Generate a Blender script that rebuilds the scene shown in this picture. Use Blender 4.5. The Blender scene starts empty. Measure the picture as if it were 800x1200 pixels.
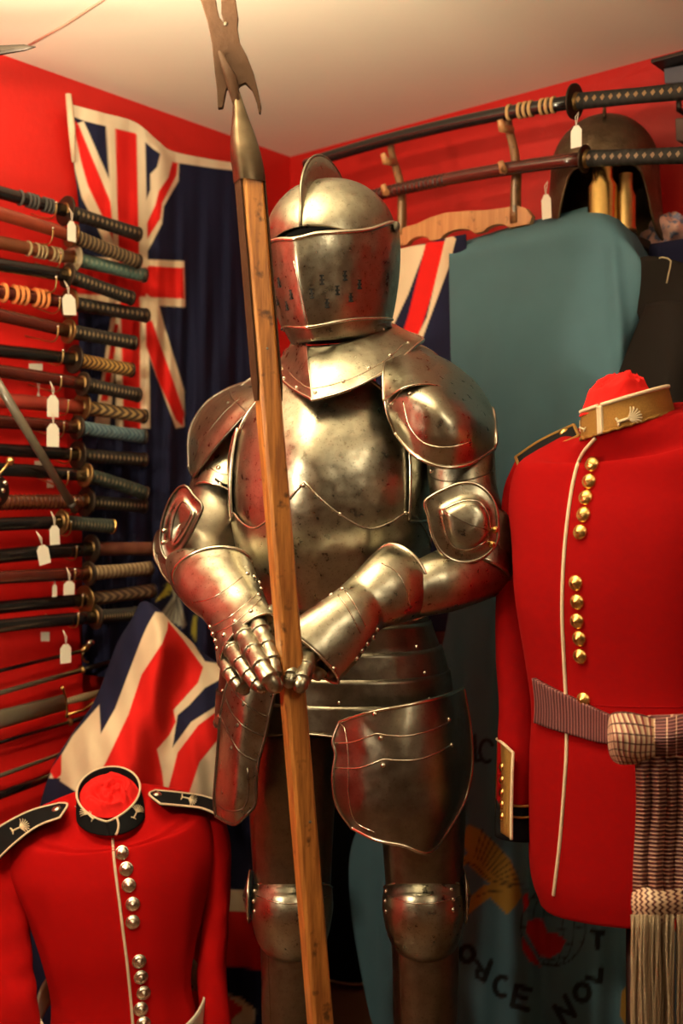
import bpy, math, random
import numpy as np
from mathutils import Vector, Matrix
from mathutils.bvhtree import BVHTree
random.seed(7)
PI = math.pi
SC = bpy.context.scene
COL = SC.collection

# ---------------------------------------------------------------- camera, world, lights
F = 1300.0; CX = 400.0; HY = 590.0; CZ = 1.2
cam_d = bpy.data.cameras.new('camera'); cam = bpy.data.objects.new('camera', cam_d); COL.objects.link(cam)
cam.location = (0, 0, CZ); cam.rotation_euler = (PI/2, 0, 0)
cam_d.sensor_fit = 'VERTICAL'; cam_d.sensor_height = 36; cam_d.lens = 36*F/1200
cam_d.shift_y = -10/1200
cam_d.clip_start = 0.02
cam_d.dof.use_dof = True; cam_d.dof.focus_distance = 1.8; cam_d.dof.aperture_fstop = 3.2
SC.camera = cam
w = bpy.data.worlds.new('world'); SC.world = w; w.use_nodes = True
w.node_tree.nodes['Background'].inputs[0].default_value = (1, .7, .45, 1)
w.node_tree.nodes['Background'].inputs[1].default_value = 0.02
def lamp(name, kind, loc, energy, color, size=.05, rot=None):
    d = bpy.data.lights.new(name, kind); d.energy = energy; d.color = color
    if kind == 'AREA': d.shape = 'DISK'; d.size = size
    else: d.shadow_soft_size = size
    o = bpy.data.objects.new(name, d); COL.objects.link(o); o.location = loc
    if rot: o.rotation_euler = rot
    return o
WARM = (1, .84, .57)
lamp('ceiling_lamp_light', 'POINT', (0.85, 0.15, 2.0), 14, WARM, .08)
lamp('wall_lamp_light', 'POINT', (-0.92, 1.12, 1.46), 32, WARM, .06)
lamp('ceiling_fill_light', 'AREA', (-0.45, 1.42, 1.84), 46, WARM, .20, (PI, 0, 0))  # added upward fill, out of frame, to brighten the ceiling
vs = SC.view_settings
SC.display_settings.display_device = 'sRGB'
vs.view_transform = 'Standard'; vs.look = 'None'; vs.gamma = 1; vs.use_curve_mapping = False
vs.exposure = 0.12

# ---------------------------------------------------------------- geometry helpers
def P(x, y, Y):
    return Vector(((x-CX)/F*Y, Y, CZ-(y-HY)/F*Y))
def PA(a):
    a = np.asarray(a, float)
    x, y, Y = a[..., 0], a[..., 1], a[..., 2]
    return np.stack([(x-CX)/F*Y, Y, CZ-(y-HY)/F*Y], -1)
CORN = np.array([-.148, 3.2])
LD = np.array([-.640, -.768]); LN = np.array([.768, -.640])     # left wall: along, into the room
RD = np.array([.766, -.643]); RN = np.array([-.643, -.766])     # right wall
def plane_map(N):
    def f(a):
        a = np.asarray(a, float)
        rx = (a[..., 0]-CX)/F; o = a[..., 2]
        Y = (o + CORN@N)/(rx*N[0] + N[1])
        return np.stack([rx*Y, Y, CZ-(a[..., 1]-HY)/F*Y], -1)
    return f
LWA = plane_map(LN); RWA = plane_map(RN)
def LW(x, y, o): return Vector(LWA([x, y, o]))
def RW(x, y, o): return Vector(RWA([x, y, o]))

def cr(A, n, closed=False, lin=False):
    A = np.asarray(A, float); k = len(A)
    t = np.linspace(0, k if closed else k-1, n, endpoint=not closed)
    i = np.floor(t).astype(int)
    if not closed: i = np.minimum(i, k-2)
    f = (t-i).reshape((-1,)+(1,)*(A.ndim-1))
    if closed: g = lambda j: A[j % k]
    else:
        g = lambda j: np.where(((j < 0)).reshape(f.shape), 2*A[0]-A[1], np.where((j > k-1).reshape(f.shape), 2*A[-1]-A[-2], A[np.clip(j, 0, k-1)]))
    p0, p1, p2, p3 = g(i-1), g(i), g(i+1), g(i+2)
    if lin: return p1*(1-f)+p2*f
    return .5*((2*p1)+(-p0+p2)*f+(2*p0-5*p1+4*p2-p3)*f*f+(-p0+3*p1-3*p2+p3)*f**3)

def wmat(o):
    m = o.matrix_basis
    if o.parent: m = wmat(o.parent) @ o.matrix_parent_inverse @ m
    return m
def att(o, parent):
    if parent is not None:
        o.parent = parent; o.matrix_parent_inverse = wmat(parent).inverted()
def root(name, label, cat, loc=(0, 0, 0), group=None):
    o = bpy.data.objects.new(name, None); COL.objects.link(o); o.location = loc; o.empty_display_size = .05
    o['label'] = label; o['category'] = cat
    if group: o['group'] = group
    return o
def tag(o, label=None, cat=None, group=None, kind=None):
    if label: o['label'] = label
    if cat: o['category'] = cat
    if group: o['group'] = group
    if kind: o['kind'] = kind
    return o

BV = {}
class MB:
    def __init__(s): s.v = []; s.f = []; s.uv = []; s.has_uv = False
    def add(s, v, f, uv=None):
        b = len(s.v); s.v += [tuple(map(float, p)) for p in v]; s.f += [tuple(i+b for i in q) for q in f]
        if uv is None: uv = [(0, 0)]*len(v)
        else: s.has_uv = True
        s.uv += [tuple(map(float, q)) for q in uv]
        return s
    def box(s, c, sx, sy, sz, ax=(1, 0, 0), ay=(0, 1, 0), az=(0, 0, 1)):
        c = Vector(c); ax, ay, az = Vector(ax)*sx/2, Vector(ay)*sy/2, Vector(az)*sz/2
        v = [c+ax*i+ay*j+az*k for k in (-1, 1) for j in (-1, 1) for i in (-1, 1)]
        f = [(0, 2, 3, 1), (4, 5, 7, 6), (0, 1, 5, 4), (2, 6, 7, 3), (0, 4, 6, 2), (1, 3, 7, 5)]
        if ax.cross(ay).dot(az) < 0: f = [q[::-1] for q in f]
        return s.add(v, f)
    def tube(s, path, rad, n=10, ref=(0, 0, 1), rb=None, caps=True, e=1.0):
        path = [Vector(p) for p in path]; m = len(path)
        if not hasattr(rad, '__len__'): rad = [rad]*m
        if rb is None: rb = rad
        elif not hasattr(rb, '__len__'): rb = [rb]*m
        v = []; uv = []; L = 0
        tot = sum((path[i+1]-path[i]).length for i in range(m-1)) or 1
        for i in range(m):
            t = (path[min(i+1, m-1)]-path[max(i-1, 0)])
            t = t.normalized() if t.length > 0 else Vector((0, 0, 1))
            if i == 0: r = Vector(ref)
            if abs(r.dot(t)) > .98: r = Vector((.3, 1, .2))
            a = (r-t*r.dot(t)).normalized(); b = t.cross(a)
            r = a if i else r
            if i: L += (path[i]-path[i-1]).length
            for k in range(n):
                ph = 2*PI*k/n; c, q = math.cos(ph), math.sin(ph)
                c = math.copysign(abs(c)**e, c); q = math.copysign(abs(q)**e, q)
                v.append(path[i]+a*(c*rad[i])+b*(q*rb[i])); uv.append((L/tot, k/n))
        f = [(i*n+k, i*n+(k+1) % n, (i+1)*n+(k+1) % n, (i+1)*n+k) for i in range(m-1) for k in range(n)]
        if caps: f += [tuple(range(n))[::-1], tuple((m-1)*n+k for k in range(n))]
        return s.add(v, f, uv)
    def lathe(s, prof, c=(0, 0, 0), axis=(0, 0, 1), n=24, sc=(1, 1)):
        axis = Vector(axis).normalized(); r = Vector((0, 0, 1)) if abs(axis.z) < .9 else Vector((1, 0, 0))
        a = (r-axis*r.dot(axis)).normalized(); b = axis.cross(a); c = Vector(c)
        v = [c+axis*h+(a*math.cos(2*PI*k/n)*sc[0]+b*math.sin(2*PI*k/n)*sc[1])*max(q, 1e-5) for q, h in prof for k in range(n)]
        f = [(i*n+k, i*n+(k+1) % n, (i+1)*n+(k+1) % n, (i+1)*n+k) for i in range(len(prof)-1) for k in range(n)]
        return s.add(v, f)
    def grid(s, V, uv=None, closed=False, face_cam=True):
        V = np.asarray(V); R, C = V.shape[:2]; v = V.reshape(-1, 3)
        cc = C if closed else C-1
        f = [(i*C+j, i*C+(j+1) % C, (i+1)*C+(j+1) % C, (i+1)*C+j) for i in range(R-1) for j in range(cc)]
        if face_cam:
            q = np.array([[v[g[0]], v[g[1]], v[g[2]]] for g in f])
            nn = np.cross(q[:, 1]-q[:, 0], q[:, 2]-q[:, 0]); 
            if closed: out = q.mean(1)-v.mean(0)
            else: out = np.array([0, 0, CZ])-q.mean(1)
            if (nn*out).sum() < 0: f = [g[::-1] for g in f]
        return s.add(v, f, None if uv is None else np.asarray(uv).reshape(-1, 2))
    def build(s, name, mat, parent=None, smooth=True, solid=0, bevel=0, sub=0, off=-1, col=None, loc=None):
        me = bpy.data.meshes.new(name); me.from_pydata(s.v, [], s.f)
        if s.has_uv:
            l = me.uv_layers.new(name='UVMap')
            idx = np.empty(len(me.loops), int); me.loops.foreach_get('vertex_index', idx)
            l.data.foreach_set('uv', np.array(s.uv)[idx].ravel())
        if col is not None:
            ca = me.color_attributes.new('Col', 'FLOAT_COLOR', 'POINT')
            ca.data.foreach_set('color', np.concatenate([col, np.ones((len(col), 1))], 1).ravel())
        me.materials.append(mat)
        if smooth: me.polygons.foreach_set('use_smooth', [True]*len(me.polygons))
        o = bpy.data.objects.new(name, me); COL.objects.link(o)
        if loc is not None: o.location = loc
        att(o, parent) if loc is None else setattr(o, 'parent', parent)
        if solid:
            m = o.modifiers.new('s', 'SOLIDIFY'); m.thickness = solid; m.offset = off
        if bevel:
            m = o.modifiers.new('b', 'BEVEL'); m.width = bevel; m.segments = 2; m.limit_method = 'ANGLE'
        if sub: m = o.modifiers.new('u', 'SUBSURF'); m.levels = sub; m.render_levels = sub
        BV[o.name] = (s.v, s.f, None)
        me.update()
        return o
def bvh(o):
    v, f, b = BV[o.name]
    if b is None: b = BVHTree.FromPolygons(v, f); BV[o.name] = (v, f, b)
    return b
def hit(o, x, y):
    c = Vector((0, 0, CZ)); d = P(x, y, 1)-c; d.normalize()
    p, n, i, t = bvh(o).ray_cast(c, d)
    if p is None:
        # nearest point on the surface to the ray
        best = None
        for Y in np.linspace(1.3, 2.8, 30):
            q = P(x, y, Y); r = bvh(o).find_nearest(q)
            if best is None or r[3] < best[0]: best = (r[3], r[0], r[1])
        p, n = best[1], best[2]
    if n.dot(p-c) > 0: n = -n
    return p, n

def net(name, rows, mat, parent=None, nu=30, nv=30, mapper=PA, solid=.002, closed=False, rim=0, rim_mat=None, off=-1, wob=None):
    A = cr(rows, nv); A = cr(A.swapaxes(0, 1), nu, closed).swapaxes(0, 1)
    V = mapper(A)
    if wob is not None: V = wob(V, A)
    b = MB(); b.grid(V, uv=np.stack(np.meshgrid(np.linspace(0, 1, nu), np.linspace(0, 1, nv)), -1), closed=closed)
    o = b.build(name, mat, parent, solid=solid, off=off)
    if rim:
        if closed: rimtube(o, V[-1], rim, rim_mat or mat, True)
        else:
            loop = list(V[0])+list(V[1:, -1])+list(V[-1, ::-1][1:])+list(V[::-1, 0][1:-1])
            rimtube(o, loop, rim, rim_mat or mat, True)
    return o
def rimtube(parent, loop, r, mat, closed=False, name='rolled_edge'):
    loop = [Vector(p) for p in loop]
    if closed: loop = loop+[loop[0]]
    b = MB(); b.tube(loop, r, n=6, caps=not closed)
    return b.build(name, mat, parent)
def dome(name, outline, centre, Y0, h, mat, parent, n=48, m=14, prof=None, solid=.002, rim=0, rim_mat=None, dy=None):
    O = cr(outline, n, closed=True); c = np.array(centre, float)
    ks = np.linspace(1, .001, m)
    prof = prof or (lambda k: 1-k*k)
    V = []
    for k in ks:
        xy = c+(O[:, :2]-c)*k
        Y = Y0-h*prof(k) + (dy(xy) if dy else 0)
        if O.shape[1] > 2: Y = Y + (O[:, 2])*k
        V.append(PA(np.concatenate([xy, np.broadcast_to(np.asarray(Y, float).reshape(-1, 1) if np.ndim(Y) else np.full((n, 1), Y), (n, 1))], 1)))
    V = np.array(V)
    b = MB(); 
    C = n; v = V.reshape(-1, 3)
    f = [(i*C+j, i*C+(j+1) % C, (i+1)*C+(j+1) % C, (i+1)*C+j) for i in range(m-1) for j in range(C)]
    q = np.array([[v[g[0]], v[g[1]], v[g[2]]] for g in f])
    if (np.cross(q[:, 1]-q[:, 0], q[:, 2]-q[:, 0])*(np.array([0, 0, CZ])-q.mean(1))).sum() < 0: f = [g[::-1] for g in f]
    b.add(v, f)
    o = b.build(name, mat, parent, solid=solid)
    if rim: rimtube(o, V[0], rim, rim_mat or mat, True)
    return o
def limb(name, rings, mat, parent=None, nr=40, n=48, solid=.002, e=1.0, rim0=0, rim1=0, rim_mat=None, fold=None, cap=False, lin=False, back=1.0, head=None, drop=None):
    """rings: (lx, ly, YL, rx, ry, YR, ratio)"""
    A = cr(rings, nr, lin=lin)
    L = PA(A[:, 0:3]); R = PA(A[:, 3:6]); c = (L+R)/2; a = (R-L)/2
    t = np.gradient(c, axis=0); t /= np.linalg.norm(t, axis=1, keepdims=True)
    bb = np.cross(a, t); bb /= np.linalg.norm(bb, axis=1, keepdims=True)
    bb *= np.linalg.norm(a, axis=1, keepdims=True)*A[:, 6:7]
    s = np.where(bb[:, 1:2] > 0, -1, 1); bb = bb*s
    if head is not None:
        c0, a0, b0, m_ = head
        for i in range(m_):
            k = i/m_; w_ = 1-k*k*(3-2*k)
            c[i] = c[i]*(1-w_)+np.array(c0)*w_; a[i] = a[i]*(1-w_)+np.array(a0)*w_; bb[i] = bb[i]*(1-w_)+np.array(b0)*w_
    ph = np.linspace(0, 2*PI, n, endpoint=False)
    cs, sn = np.cos(ph), np.sin(ph)
    cs = np.sign(cs)*np.abs(cs)**e; sn = np.sign(sn)*np.abs(sn)**e
    sn = np.where(sn < 0, sn*back, sn)
    V = c[:, None]+a[:, None]*cs[None, :, None]+bb[:, None]*sn[None, :, None]
    if drop is not None:
        amt, m1, m2 = drop
        for i in range(m2):
            w_ = min(1, i/m1)*(1-i/m2)**.7 if i < m2 else 0
            V[i, :, 2] -= amt*w_*np.maximum(sn, 0)**1.3
    if fold is not None:
        k = fold(np.linspace(0, 1, nr)[:, None], ph[None, :])
        V = c[:, None]+(V-c[:, None])*(1+k[..., None])
    b = MB(); uv = np.stack(np.meshgrid(np.linspace(0, 1, n), np.linspace(0, 1, nr)), -1)
    b.grid(V, uv=uv, closed=True)
    if cap:
        b.f.append(tuple(range(n))); b.f.append(tuple((nr-1)*n+k for k in range(n)))
    o = b.build(name, mat, parent, solid=0 if cap else solid)
    if rim0: rimtube(o, V[0], rim0, rim_mat or mat, True)
    if rim1: rimtube(o, V[-1], rim1, rim_mat or mat, True)
    return o
def surfline(o, pts, r, mat, name='seam', parent=None, n=None, lift=0.0, sm=True, flat=None):
    n = n or max(8, int(sum(math.dist(pts[i], pts[i+1]) for i in range(len(pts)-1))/5))
    Q = cr(pts, n) if (sm and len(pts) > 2) else cr(pts, n, lin=True)
    path = []
    nn = None
    for x, y in Q:
        p, nn = hit(o, x, y); path.append(p+nn*lift)
    b = MB(); b.tube(path, r, n=6, ref=nn, rb=flat)
    return b.build(name, mat, parent or o)
def decal(o, rows, mat, name, parent=None, nu=12, nv=8, lift=.002, thick=.002, bulge=0, lin=False):
    A = cr(rows, nv, lin=lin); A = cr(A.swapaxes(0, 1), nu, lin=lin).swapaxes(0, 1)
    V = np.zeros(A.shape[:2]+(3,))
    for i in range(nv):
        for j in range(nu):
            p, nn = hit(o, *A[i, j][:2])
            V[i, j] = p+nn*(lift+thick+bulge*math.sin(PI*i/(nv-1))*math.sin(PI*j/(nu-1)))
    b = MB(); b.grid(V, uv=np.stack(np.meshgrid(np.linspace(0, 1, nu), np.linspace(0, 1, nv)), -1))
    return b.build(name, mat, parent or o, solid=thick+lift*.8)
_meshcache = {}
def stud(parent, pos, nrm, r, mat, name='rivet', prof=None, key=None):
    key = key or (name, mat.name)
    if key not in _meshcache:
        prof = prof or [(1, -.2), (1, .05), (.85, .42), (.5, .68), (0, .75)]
        b = MB(); b.lathe(prof, n=14)
        me = bpy.data.meshes.new(name); me.from_pydata(b.v, [], b.f); me.materials.append(mat)
        me.polygons.foreach_set('use_smooth', [True]*len(me.polygons)); _meshcache[key] = me
    o = bpy.data.objects.new(name, _meshcache[key]); COL.objects.link(o)
    q = Vector((0, 0, 1)).rotation_difference(Vector(nrm))
    o.matrix_basis = Matrix.Translation(pos) @ q.to_matrix().to_4x4() @ Matrix.Scale(r, 4)
    att(o, parent)
    return o
def rivets(o, pts, mat, r=.0035):
    for x, y in pts:
        p, n = hit(o, x, y); stud(o, p, n, r, mat)

# ---------------------------------------------------------------- materials
class S:
    """tiny socket algebra"""
    def __init__(s, nt, sock): s.nt = nt; s.s = sock
def mathn(nt, op, a, b=None, c=None):
    n = nt.nodes.new('ShaderNodeMath'); n.operation = op
    for i, q in enumerate((a, b, c)):
        if q is None: continue
        if isinstance(q, (int, float)): n.inputs[i].default_value = q
        else: nt.links.new(q, n.inputs[i])
    return n.outputs[0]
def mixc(nt, fac, a, b, mode='MIX'):
    n = nt.nodes.new('ShaderNodeMix'); n.data_type = 'RGBA'; n.blend_type = mode
    for i, q in ((0, fac), (6, a), (7, b)):
        if isinstance(q, (int, float)): n.inputs[i].default_value = q
        elif isinstance(q, tuple): n.inputs[i].default_value = (*q, 1)[:4]
        else: nt.links.new(q, n.inputs[i])
    return n.outputs[2]
def noise(nt, scale, detail=3, rough=.5, vec=None, out=0):
    n = nt.nodes.new('ShaderNodeTexNoise'); n.inputs['Scale'].default_value = scale
    n.inputs['Detail'].default_value = detail; n.inputs['Roughness'].default_value = rough
    if vec is None:
        tc = nt.nodes.new('ShaderNodeTexCoord'); vec = tc.outputs['Object']
    nt.links.new(vec, n.inputs['Vector']); return n.outputs[out]
def ramp(nt, sock, a, b, ca=(0, 0, 0), cb=(1, 1, 1)):
    n = nt.nodes.new('ShaderNodeValToRGB'); e = n.color_ramp.elements
    e[0].position = a; e[0].color = (*ca, 1); e[1].position = b; e[1].color = (*cb, 1)
    nt.links.new(sock, n.inputs[0]); return n.outputs[0]
def bump(nt, bsdf, h, strength=.3, dist=.002):
    n = nt.nodes.new('ShaderNodeBump'); n.inputs['Strength'].default_value = strength; n.inputs['Distance'].default_value = dist
    nt.links.new(h, n.inputs['Height']); nt.links.new(n.outputs[0], bsdf.inputs['Normal'])
def base(name):
    m = bpy.data.materials.new(name); m.use_nodes = True; nt = m.node_tree
    return m, nt, nt.nodes['Principled BSDF']
def simple(name, c, rough=.6, metal=0, var=.15, scale=30, bmp=0, bdist=.001, sheen=0, coat=0, bscale=None):
    m, nt, b = base(name)
    b.inputs['Roughness'].default_value = rough; b.inputs['Metallic'].default_value = metal
    n = noise(nt, scale)
    nt.links.new(mixc(nt, n, tuple(q*(1-var) for q in c), tuple(min(1, q*(1+var)) for q in c)), b.inputs['Base Color'])
    if bmp: bump(nt, b, noise(nt, bscale or scale*4, 2), bmp, bdist)
    if sheen: b.inputs['Sheen Weight'].default_value = sheen
    if coat: b.inputs['Coat Weight'].default_value = coat
    return m
def steel(name, c, r0=.22, r1=.42, dark=(.12, .09, .07), stain=.62, dent=.42):
    m, nt, b = base(name); b.inputs['Metallic'].default_value = 1
    n1 = noise(nt, 9, 5, .62); n2 = noise(nt, 60, 4, .6); n3 = noise(nt, 260, 2)
    spots = ramp(nt, n1, stain-.02, stain+.14)
    c1 = mixc(nt, n2, tuple(q*.62 for q in c), tuple(min(1, q*1.28) for q in c))
    pits = ramp(nt, n3, .60, .72); c1 = mixc(nt, mathn(nt, 'MULTIPLY', pits, .5), c1, dark)
    nt.links.new(mixc(nt, mathn(nt, 'MULTIPLY', spots, .75), c1, dark), b.inputs['Base Color'])
    r = mathn(nt, 'ADD', mathn(nt, 'MULTIPLY', n2, (r1-r0)*1.6), r0-(r1-r0)*.3)
    r = mathn(nt, 'ADD', r, mathn(nt, 'MULTIPLY', spots, .12))
    nt.links.new(r, b.inputs['Roughness'])
    big = noise(nt, 14, 2, .4)
    h = mathn(nt, 'ADD', mathn(nt, 'MULTIPLY', big, 1.0), mathn(nt, 'ADD', mathn(nt, 'MULTIPLY', n2, .05), mathn(nt, 'MULTIPLY', n3, .012)))
    bump(nt, b, h, dent, .012)
    return m
STEEL = steel('aged_steel', (.40, .375, .29))
STEELD = steel('dark_steel', (.225, .20, .155), .26, .46, stain=.58)  # darker, more stained mix of the suit steel
STEELB = simple('bright_steel_edge', (.72, .64, .52), .25, 1, .2, 200)
IRON = simple('brown_iron', (.045, .020, .009), .62, .1, .35, 25, .4, .003)
IRON.node_tree.nodes['Principled BSDF'].inputs['Specular IOR Level'].default_value = .15
DARK = simple('hollow_shade_black', (.004, .003, .003), .9)  # near-black that paints in the shade of hollows
BLACKIRON = simple('blackened_iron', (.05, .04, .035), .45, .9, .3, 80, .2)
GOLD = simple('polished_brass', (.85, .55, .18), .24, 1, .15, 120, .15)
SILVER = simple('silver_plate', (.80, .74, .62), .22, 1, .1, 150, .15)
BRASSOLD = simple('old_brass', (.55, .36, .14), .35, 1, .3, 60, .2)
def painted(name, c, rough=.5, c2=None):
    m, nt, b = base(name); b.inputs['Roughness'].default_value = rough
    n = noise(nt, 3.5, 5, .6)
    nt.links.new(mixc(nt, n, c, c2 or tuple(q*.8 for q in c)), b.inputs['Base Color'])
    bump(nt, b, noise(nt, 28, 6, .65), .35, .006)
    return m
REDWALL = painted('red_wall_paint', (.64, .013, .008), .45, (.50, .010, .006))
CEIL = simple('cream_ceiling_paint', (.86, .81, .66), .85, 0, .03, 4, .1)
OTHERWALL = painted('darkened_cream_wall_paint', (.15, .10, .07), .7)  # cream darkened in the colour so the unseen walls reflect less light
REDBOARD = painted('red_board_paint', (.72, .012, .010), .4, (.64, .010, .008))
FLOORM = simple('brown_floorboards', (.12, .06, .03), .5, 0, .4, 8, .3)
CABM = simple('dark_cabinet_wood', (.035, .022, .016), .5, 0, .3, 12)
def wood(name, c, c2, scale=6, rough=.4):
    m, nt, b = base(name); b.inputs['Roughness'].default_value = rough
    tc = nt.nodes.new('ShaderNodeTexCoord'); mp = nt.nodes.new('ShaderNodeMapping')
    mp.inputs['Scale'].default_value = (1, 1, .06); nt.links.new(tc.outputs['Object'], mp.inputs[0])
    n = noise(nt, scale*25, 5, .6, mp.outputs[0])
    n2 = noise(nt, 40, 3)
    k = ramp(nt, n, .38, .62)
    col = mixc(nt, k, c2, c)
    col = mixc(nt, ramp(nt, n2, .62, .72), col, tuple(q*.35 for q in c2))
    nt.links.new(col, b.inputs['Base Color'])
    bump(nt, b, n, .25, .002); b.inputs['Coat Weight'].default_value = .25
    return m
ASH = wood('oiled_ash_wood', (.52, .21, .045), (.27, .095, .02))
PALEWOOD = wood('pale_plain_wood', (.60, .30, .12), (.48, .21, .08), 4)
def clothmat(name, c, sheen=.06, sc=900, rough=.92, fold=0):
    m, nt, b = base(name); b.inputs['Roughness'].default_value = rough
    n = noise(nt, 5, 3)
    nt.links.new(mixc(nt, n, tuple(q*.9 for q in c), tuple(min(1, q*1.08) for q in c)), b.inputs['Base Color'])
    b.inputs['Sheen Weight'].default_value = sheen; b.inputs['Sheen Tint'].default_value = (*[min(1, q+.02) for q in c], 1)
    b.inputs['Specular IOR Level'].default_value = .1
    bump(nt, b, noise(nt, sc, 1), .3, .0006)
    return m
TUNIC = clothmat('scarlet_wool', (.27, .0015, .002))
TUNIC2 = clothmat('scarlet_wool_bright', (.40, .003, .003))
STUFFRED = clothmat('bright_red_cotton', (.80, .020, .018), .2)
PIPING = simple('cream_piping_cord', (.78, .62, .42), .8, 0, .1, 300, .3)
BLACKCLOTH = clothmat('black_wool', (.008, .008, .009), .05)
GOLDLACE = simple('gold_wire_lace', (.38, .20, .045), .45, .7, .45, 700, 1, .002, bscale=900)
CREAMTHREAD = simple('cream_silk_thread', (.80, .68, .45), .6, 0, .15, 600, .6)
WHITEBELT = simple('buff_white_leather', (.72, .64, .50), .55, 0, .1, 50, .2)
TAGM = simple('white_card', (.88, .84, .74), .8, 0, .03)
STRING = simple('white_string', (.8, .72, .6), .8)
NAVYCLOTH = clothmat('navy_cloth', (.012, .012, .035))
BLACKCOAT = clothmat('black_coat_cloth', (.012, .009, .008), .1)
def flagmat(name):
    m, nt, b = base(name); b.inputs['Roughness'].default_value = .9
    a = nt.nodes.new('ShaderNodeAttribute'); a.attribute_name = 'Col'
    nt.links.new(mixc(nt, noise(nt, 12, 4), a.outputs['Color'], mixc(nt, .82, (0, 0, 0), a.outputs['Color'])), b.inputs['Base Color'])
    b.inputs['Specular IOR Level'].default_value = .15
    bump(nt, b, noise(nt, 700, 1), .3, .0006)
    return m
FLAG = flagmat('dyed_flag_cloth')

def paint(A, basec, shapes, soft=.7):
    """colour of the cloth at rest coordinates A (n,2): dyed shapes on a ground colour"""
    x, y = A[:, 0], A[:, 1]; C = np.tile(np.array(basec, float), (len(A), 1))
    for sh in shapes:
        kind, col, pts = sh[0], np.array(sh[1], float), np.array(sh[2], float)
        d = np.full(len(A), 1e9); n = len(pts); inside = np.zeros(len(A), bool)
        m = n if kind == 'poly' else n-1
        for i in range(m):
            x1, y1 = pts[i]; x2, y2 = pts[(i+1) % n]
            dx, dy = x2-x1, y2-y1
            t = np.clip(((x-x1)*dx+(y-y1)*dy)/max(dx*dx+dy*dy, 1e-9), 0, 1)
            d = np.minimum(d, np.hypot(x-x1-t*dx, y-y1-t*dy))
            if kind == 'poly':
                c = ((y1 > y) != (y2 > y)) & (x < (x2-x1)*(y-y1)/np.where(y2 == y1, 1e-9, y2-y1)+x1)
                inside ^= c
        sd = np.where(inside, d, -d) if kind == 'poly' else sh[3]/2-d
        k = np.clip(sd/(2*soft)+.5, 0, 1)[:, None]
        C = C*(1-k)+col*k
    return C
def cloth(name, rows, mapper, basec, shapes, parent=None, step=2.0, wob=None, thick=.0015, soft=.7, mat=None):
    R = np.asarray(rows, float)
    nv = int(max(np.abs(np.diff(R[:, :, 1], axis=0)).sum(0).max(), 20)/step); nu = int(max(np.hypot(np.diff(R[:, :, 0], axis=1), np.diff(R[:, :, 1], axis=1)).sum(1).max(), 20)/step)
    A = cr(R, nv); A = cr(A.swapaxes(0, 1), nu).swapaxes(0, 1)
    rest = A[..., -2:].reshape(-1, 2) if A.shape[-1] > 3 else A[..., :2].reshape(-1, 2)
    C = paint(rest, basec, shapes, soft)
    if wob is not None: A = wob(A.copy())
    V = mapper(A[..., :3])
    b = MB(); b.grid(V)
    return b.build(name, mat or FLAG, parent, solid=thick, col=C)
FR = (.66, .015, .012); FW = (.74, .60, .42); FN = (.012, .013, .040); FT = (.075, .155, .20)

# ---------------------------------------------------------------- room shell
CH = 2.2
def W2(d1, d2, z, l1, l2=0):
    p = CORN+d1*l1+d2*l2; return Vector((p[0], p[1], z))
def slab(name, c0, c1, z0, z1, nrm, t, mat, kind='structure'):
    b = MB(); n = Vector((nrm[0], nrm[1], 0))*-t
    q = [Vector((*c0, z0)), Vector((*c1, z0)), Vector((*c1, z1)), Vector((*c0, z1))]
    v = q+[p+n for p in q]
    b.add(v, [(0, 1, 2, 3), (7, 6, 5, 4), (0, 4, 5, 1), (1, 5, 6, 2), (2, 6, 7, 3), (3, 7, 4, 0)])
    return tag(b.build(name, mat, None, smooth=False), kind=kind)
RL = 3.5
A0 = CORN; A1 = CORN+LD*RL; A2 = A1+RD*RL; A3 = CORN+RD*RL
slab('wall_left', A0, A1, 0, CH, LN, .1, REDWALL)
slab('wall_right', A0-LD*0, A3, 0, CH, RN, .1, REDWALL)
slab('wall_back', A1, A2, 0, CH, -RN, .1, OTHERWALL)
slab('wall_near', A3, A2, 0, CH, -LN, .1, OTHERWALL)
for nm, z0, z1, m in (('floor', -.1, 0, FLOORM), ('ceiling', CH, CH+.1, CEIL)):
    b = MB(); q = [Vector((*p, z0)) for p in (A0, A1, A2, A3)]+[Vector((*p, z1)) for p in (A0, A1, A2, A3)]
    b.add(q, [(3, 2, 1, 0), (4, 5, 6, 7), (0, 1, 5, 4), (1, 2, 6, 5), (2, 3, 7, 6), (3, 0, 4, 7)])
    tag(b.build(nm, m, None, smooth=False), kind='structure')
# ceiling cable
b = MB(); pts = [P(30, 55, 1), P(75, 30, 1), P(125, -3, 1), P(220, -70, 1)]
pz = []
for p in pts:
    d = p-Vector((0, 0, CZ)); k = (CH-.006-CZ)/d.z; pz.append(Vector((0, 0, CZ))+d*k)
b.tube(pz, .0022, n=6)
tag(b.build('ceiling_cable', simple('pinkish_cable', (.6, .35, .25), .6)), 'thin pale cable running along the ceiling above the left wall', 'cable')

# red board behind the swords
def wallpoly(name, pts, o0, t, mapper, N, mat, bev=.003):
    b = MB(); f_ = [Vector(mapper([x, y, o0+t])) for x, y in pts]; n = Vector((N[0], N[1], 0))*t
    bk = [p-n for p in f_]; m = len(pts)
    b.add(f_+bk, [tuple(range(m)), tuple(range(m, 2*m))[::-1]]+[(i, i+m, (i+1) % m+m, (i+1) % m) for i in range(m)])
    return b.build(name, mat, None, smooth=False, bevel=bev)
bd = wallpoly('sword_board', [(-60, 216), (72, 236), (74, 300), (76, 460), (86, 640), (94, 740), (98, 800), (100, 960), (-60, 1010)], 0.001, .02, LWA, LN, REDBOARD)
tag(bd, 'glossy red backing board on the left wall behind the rows of swords', 'board')

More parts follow.
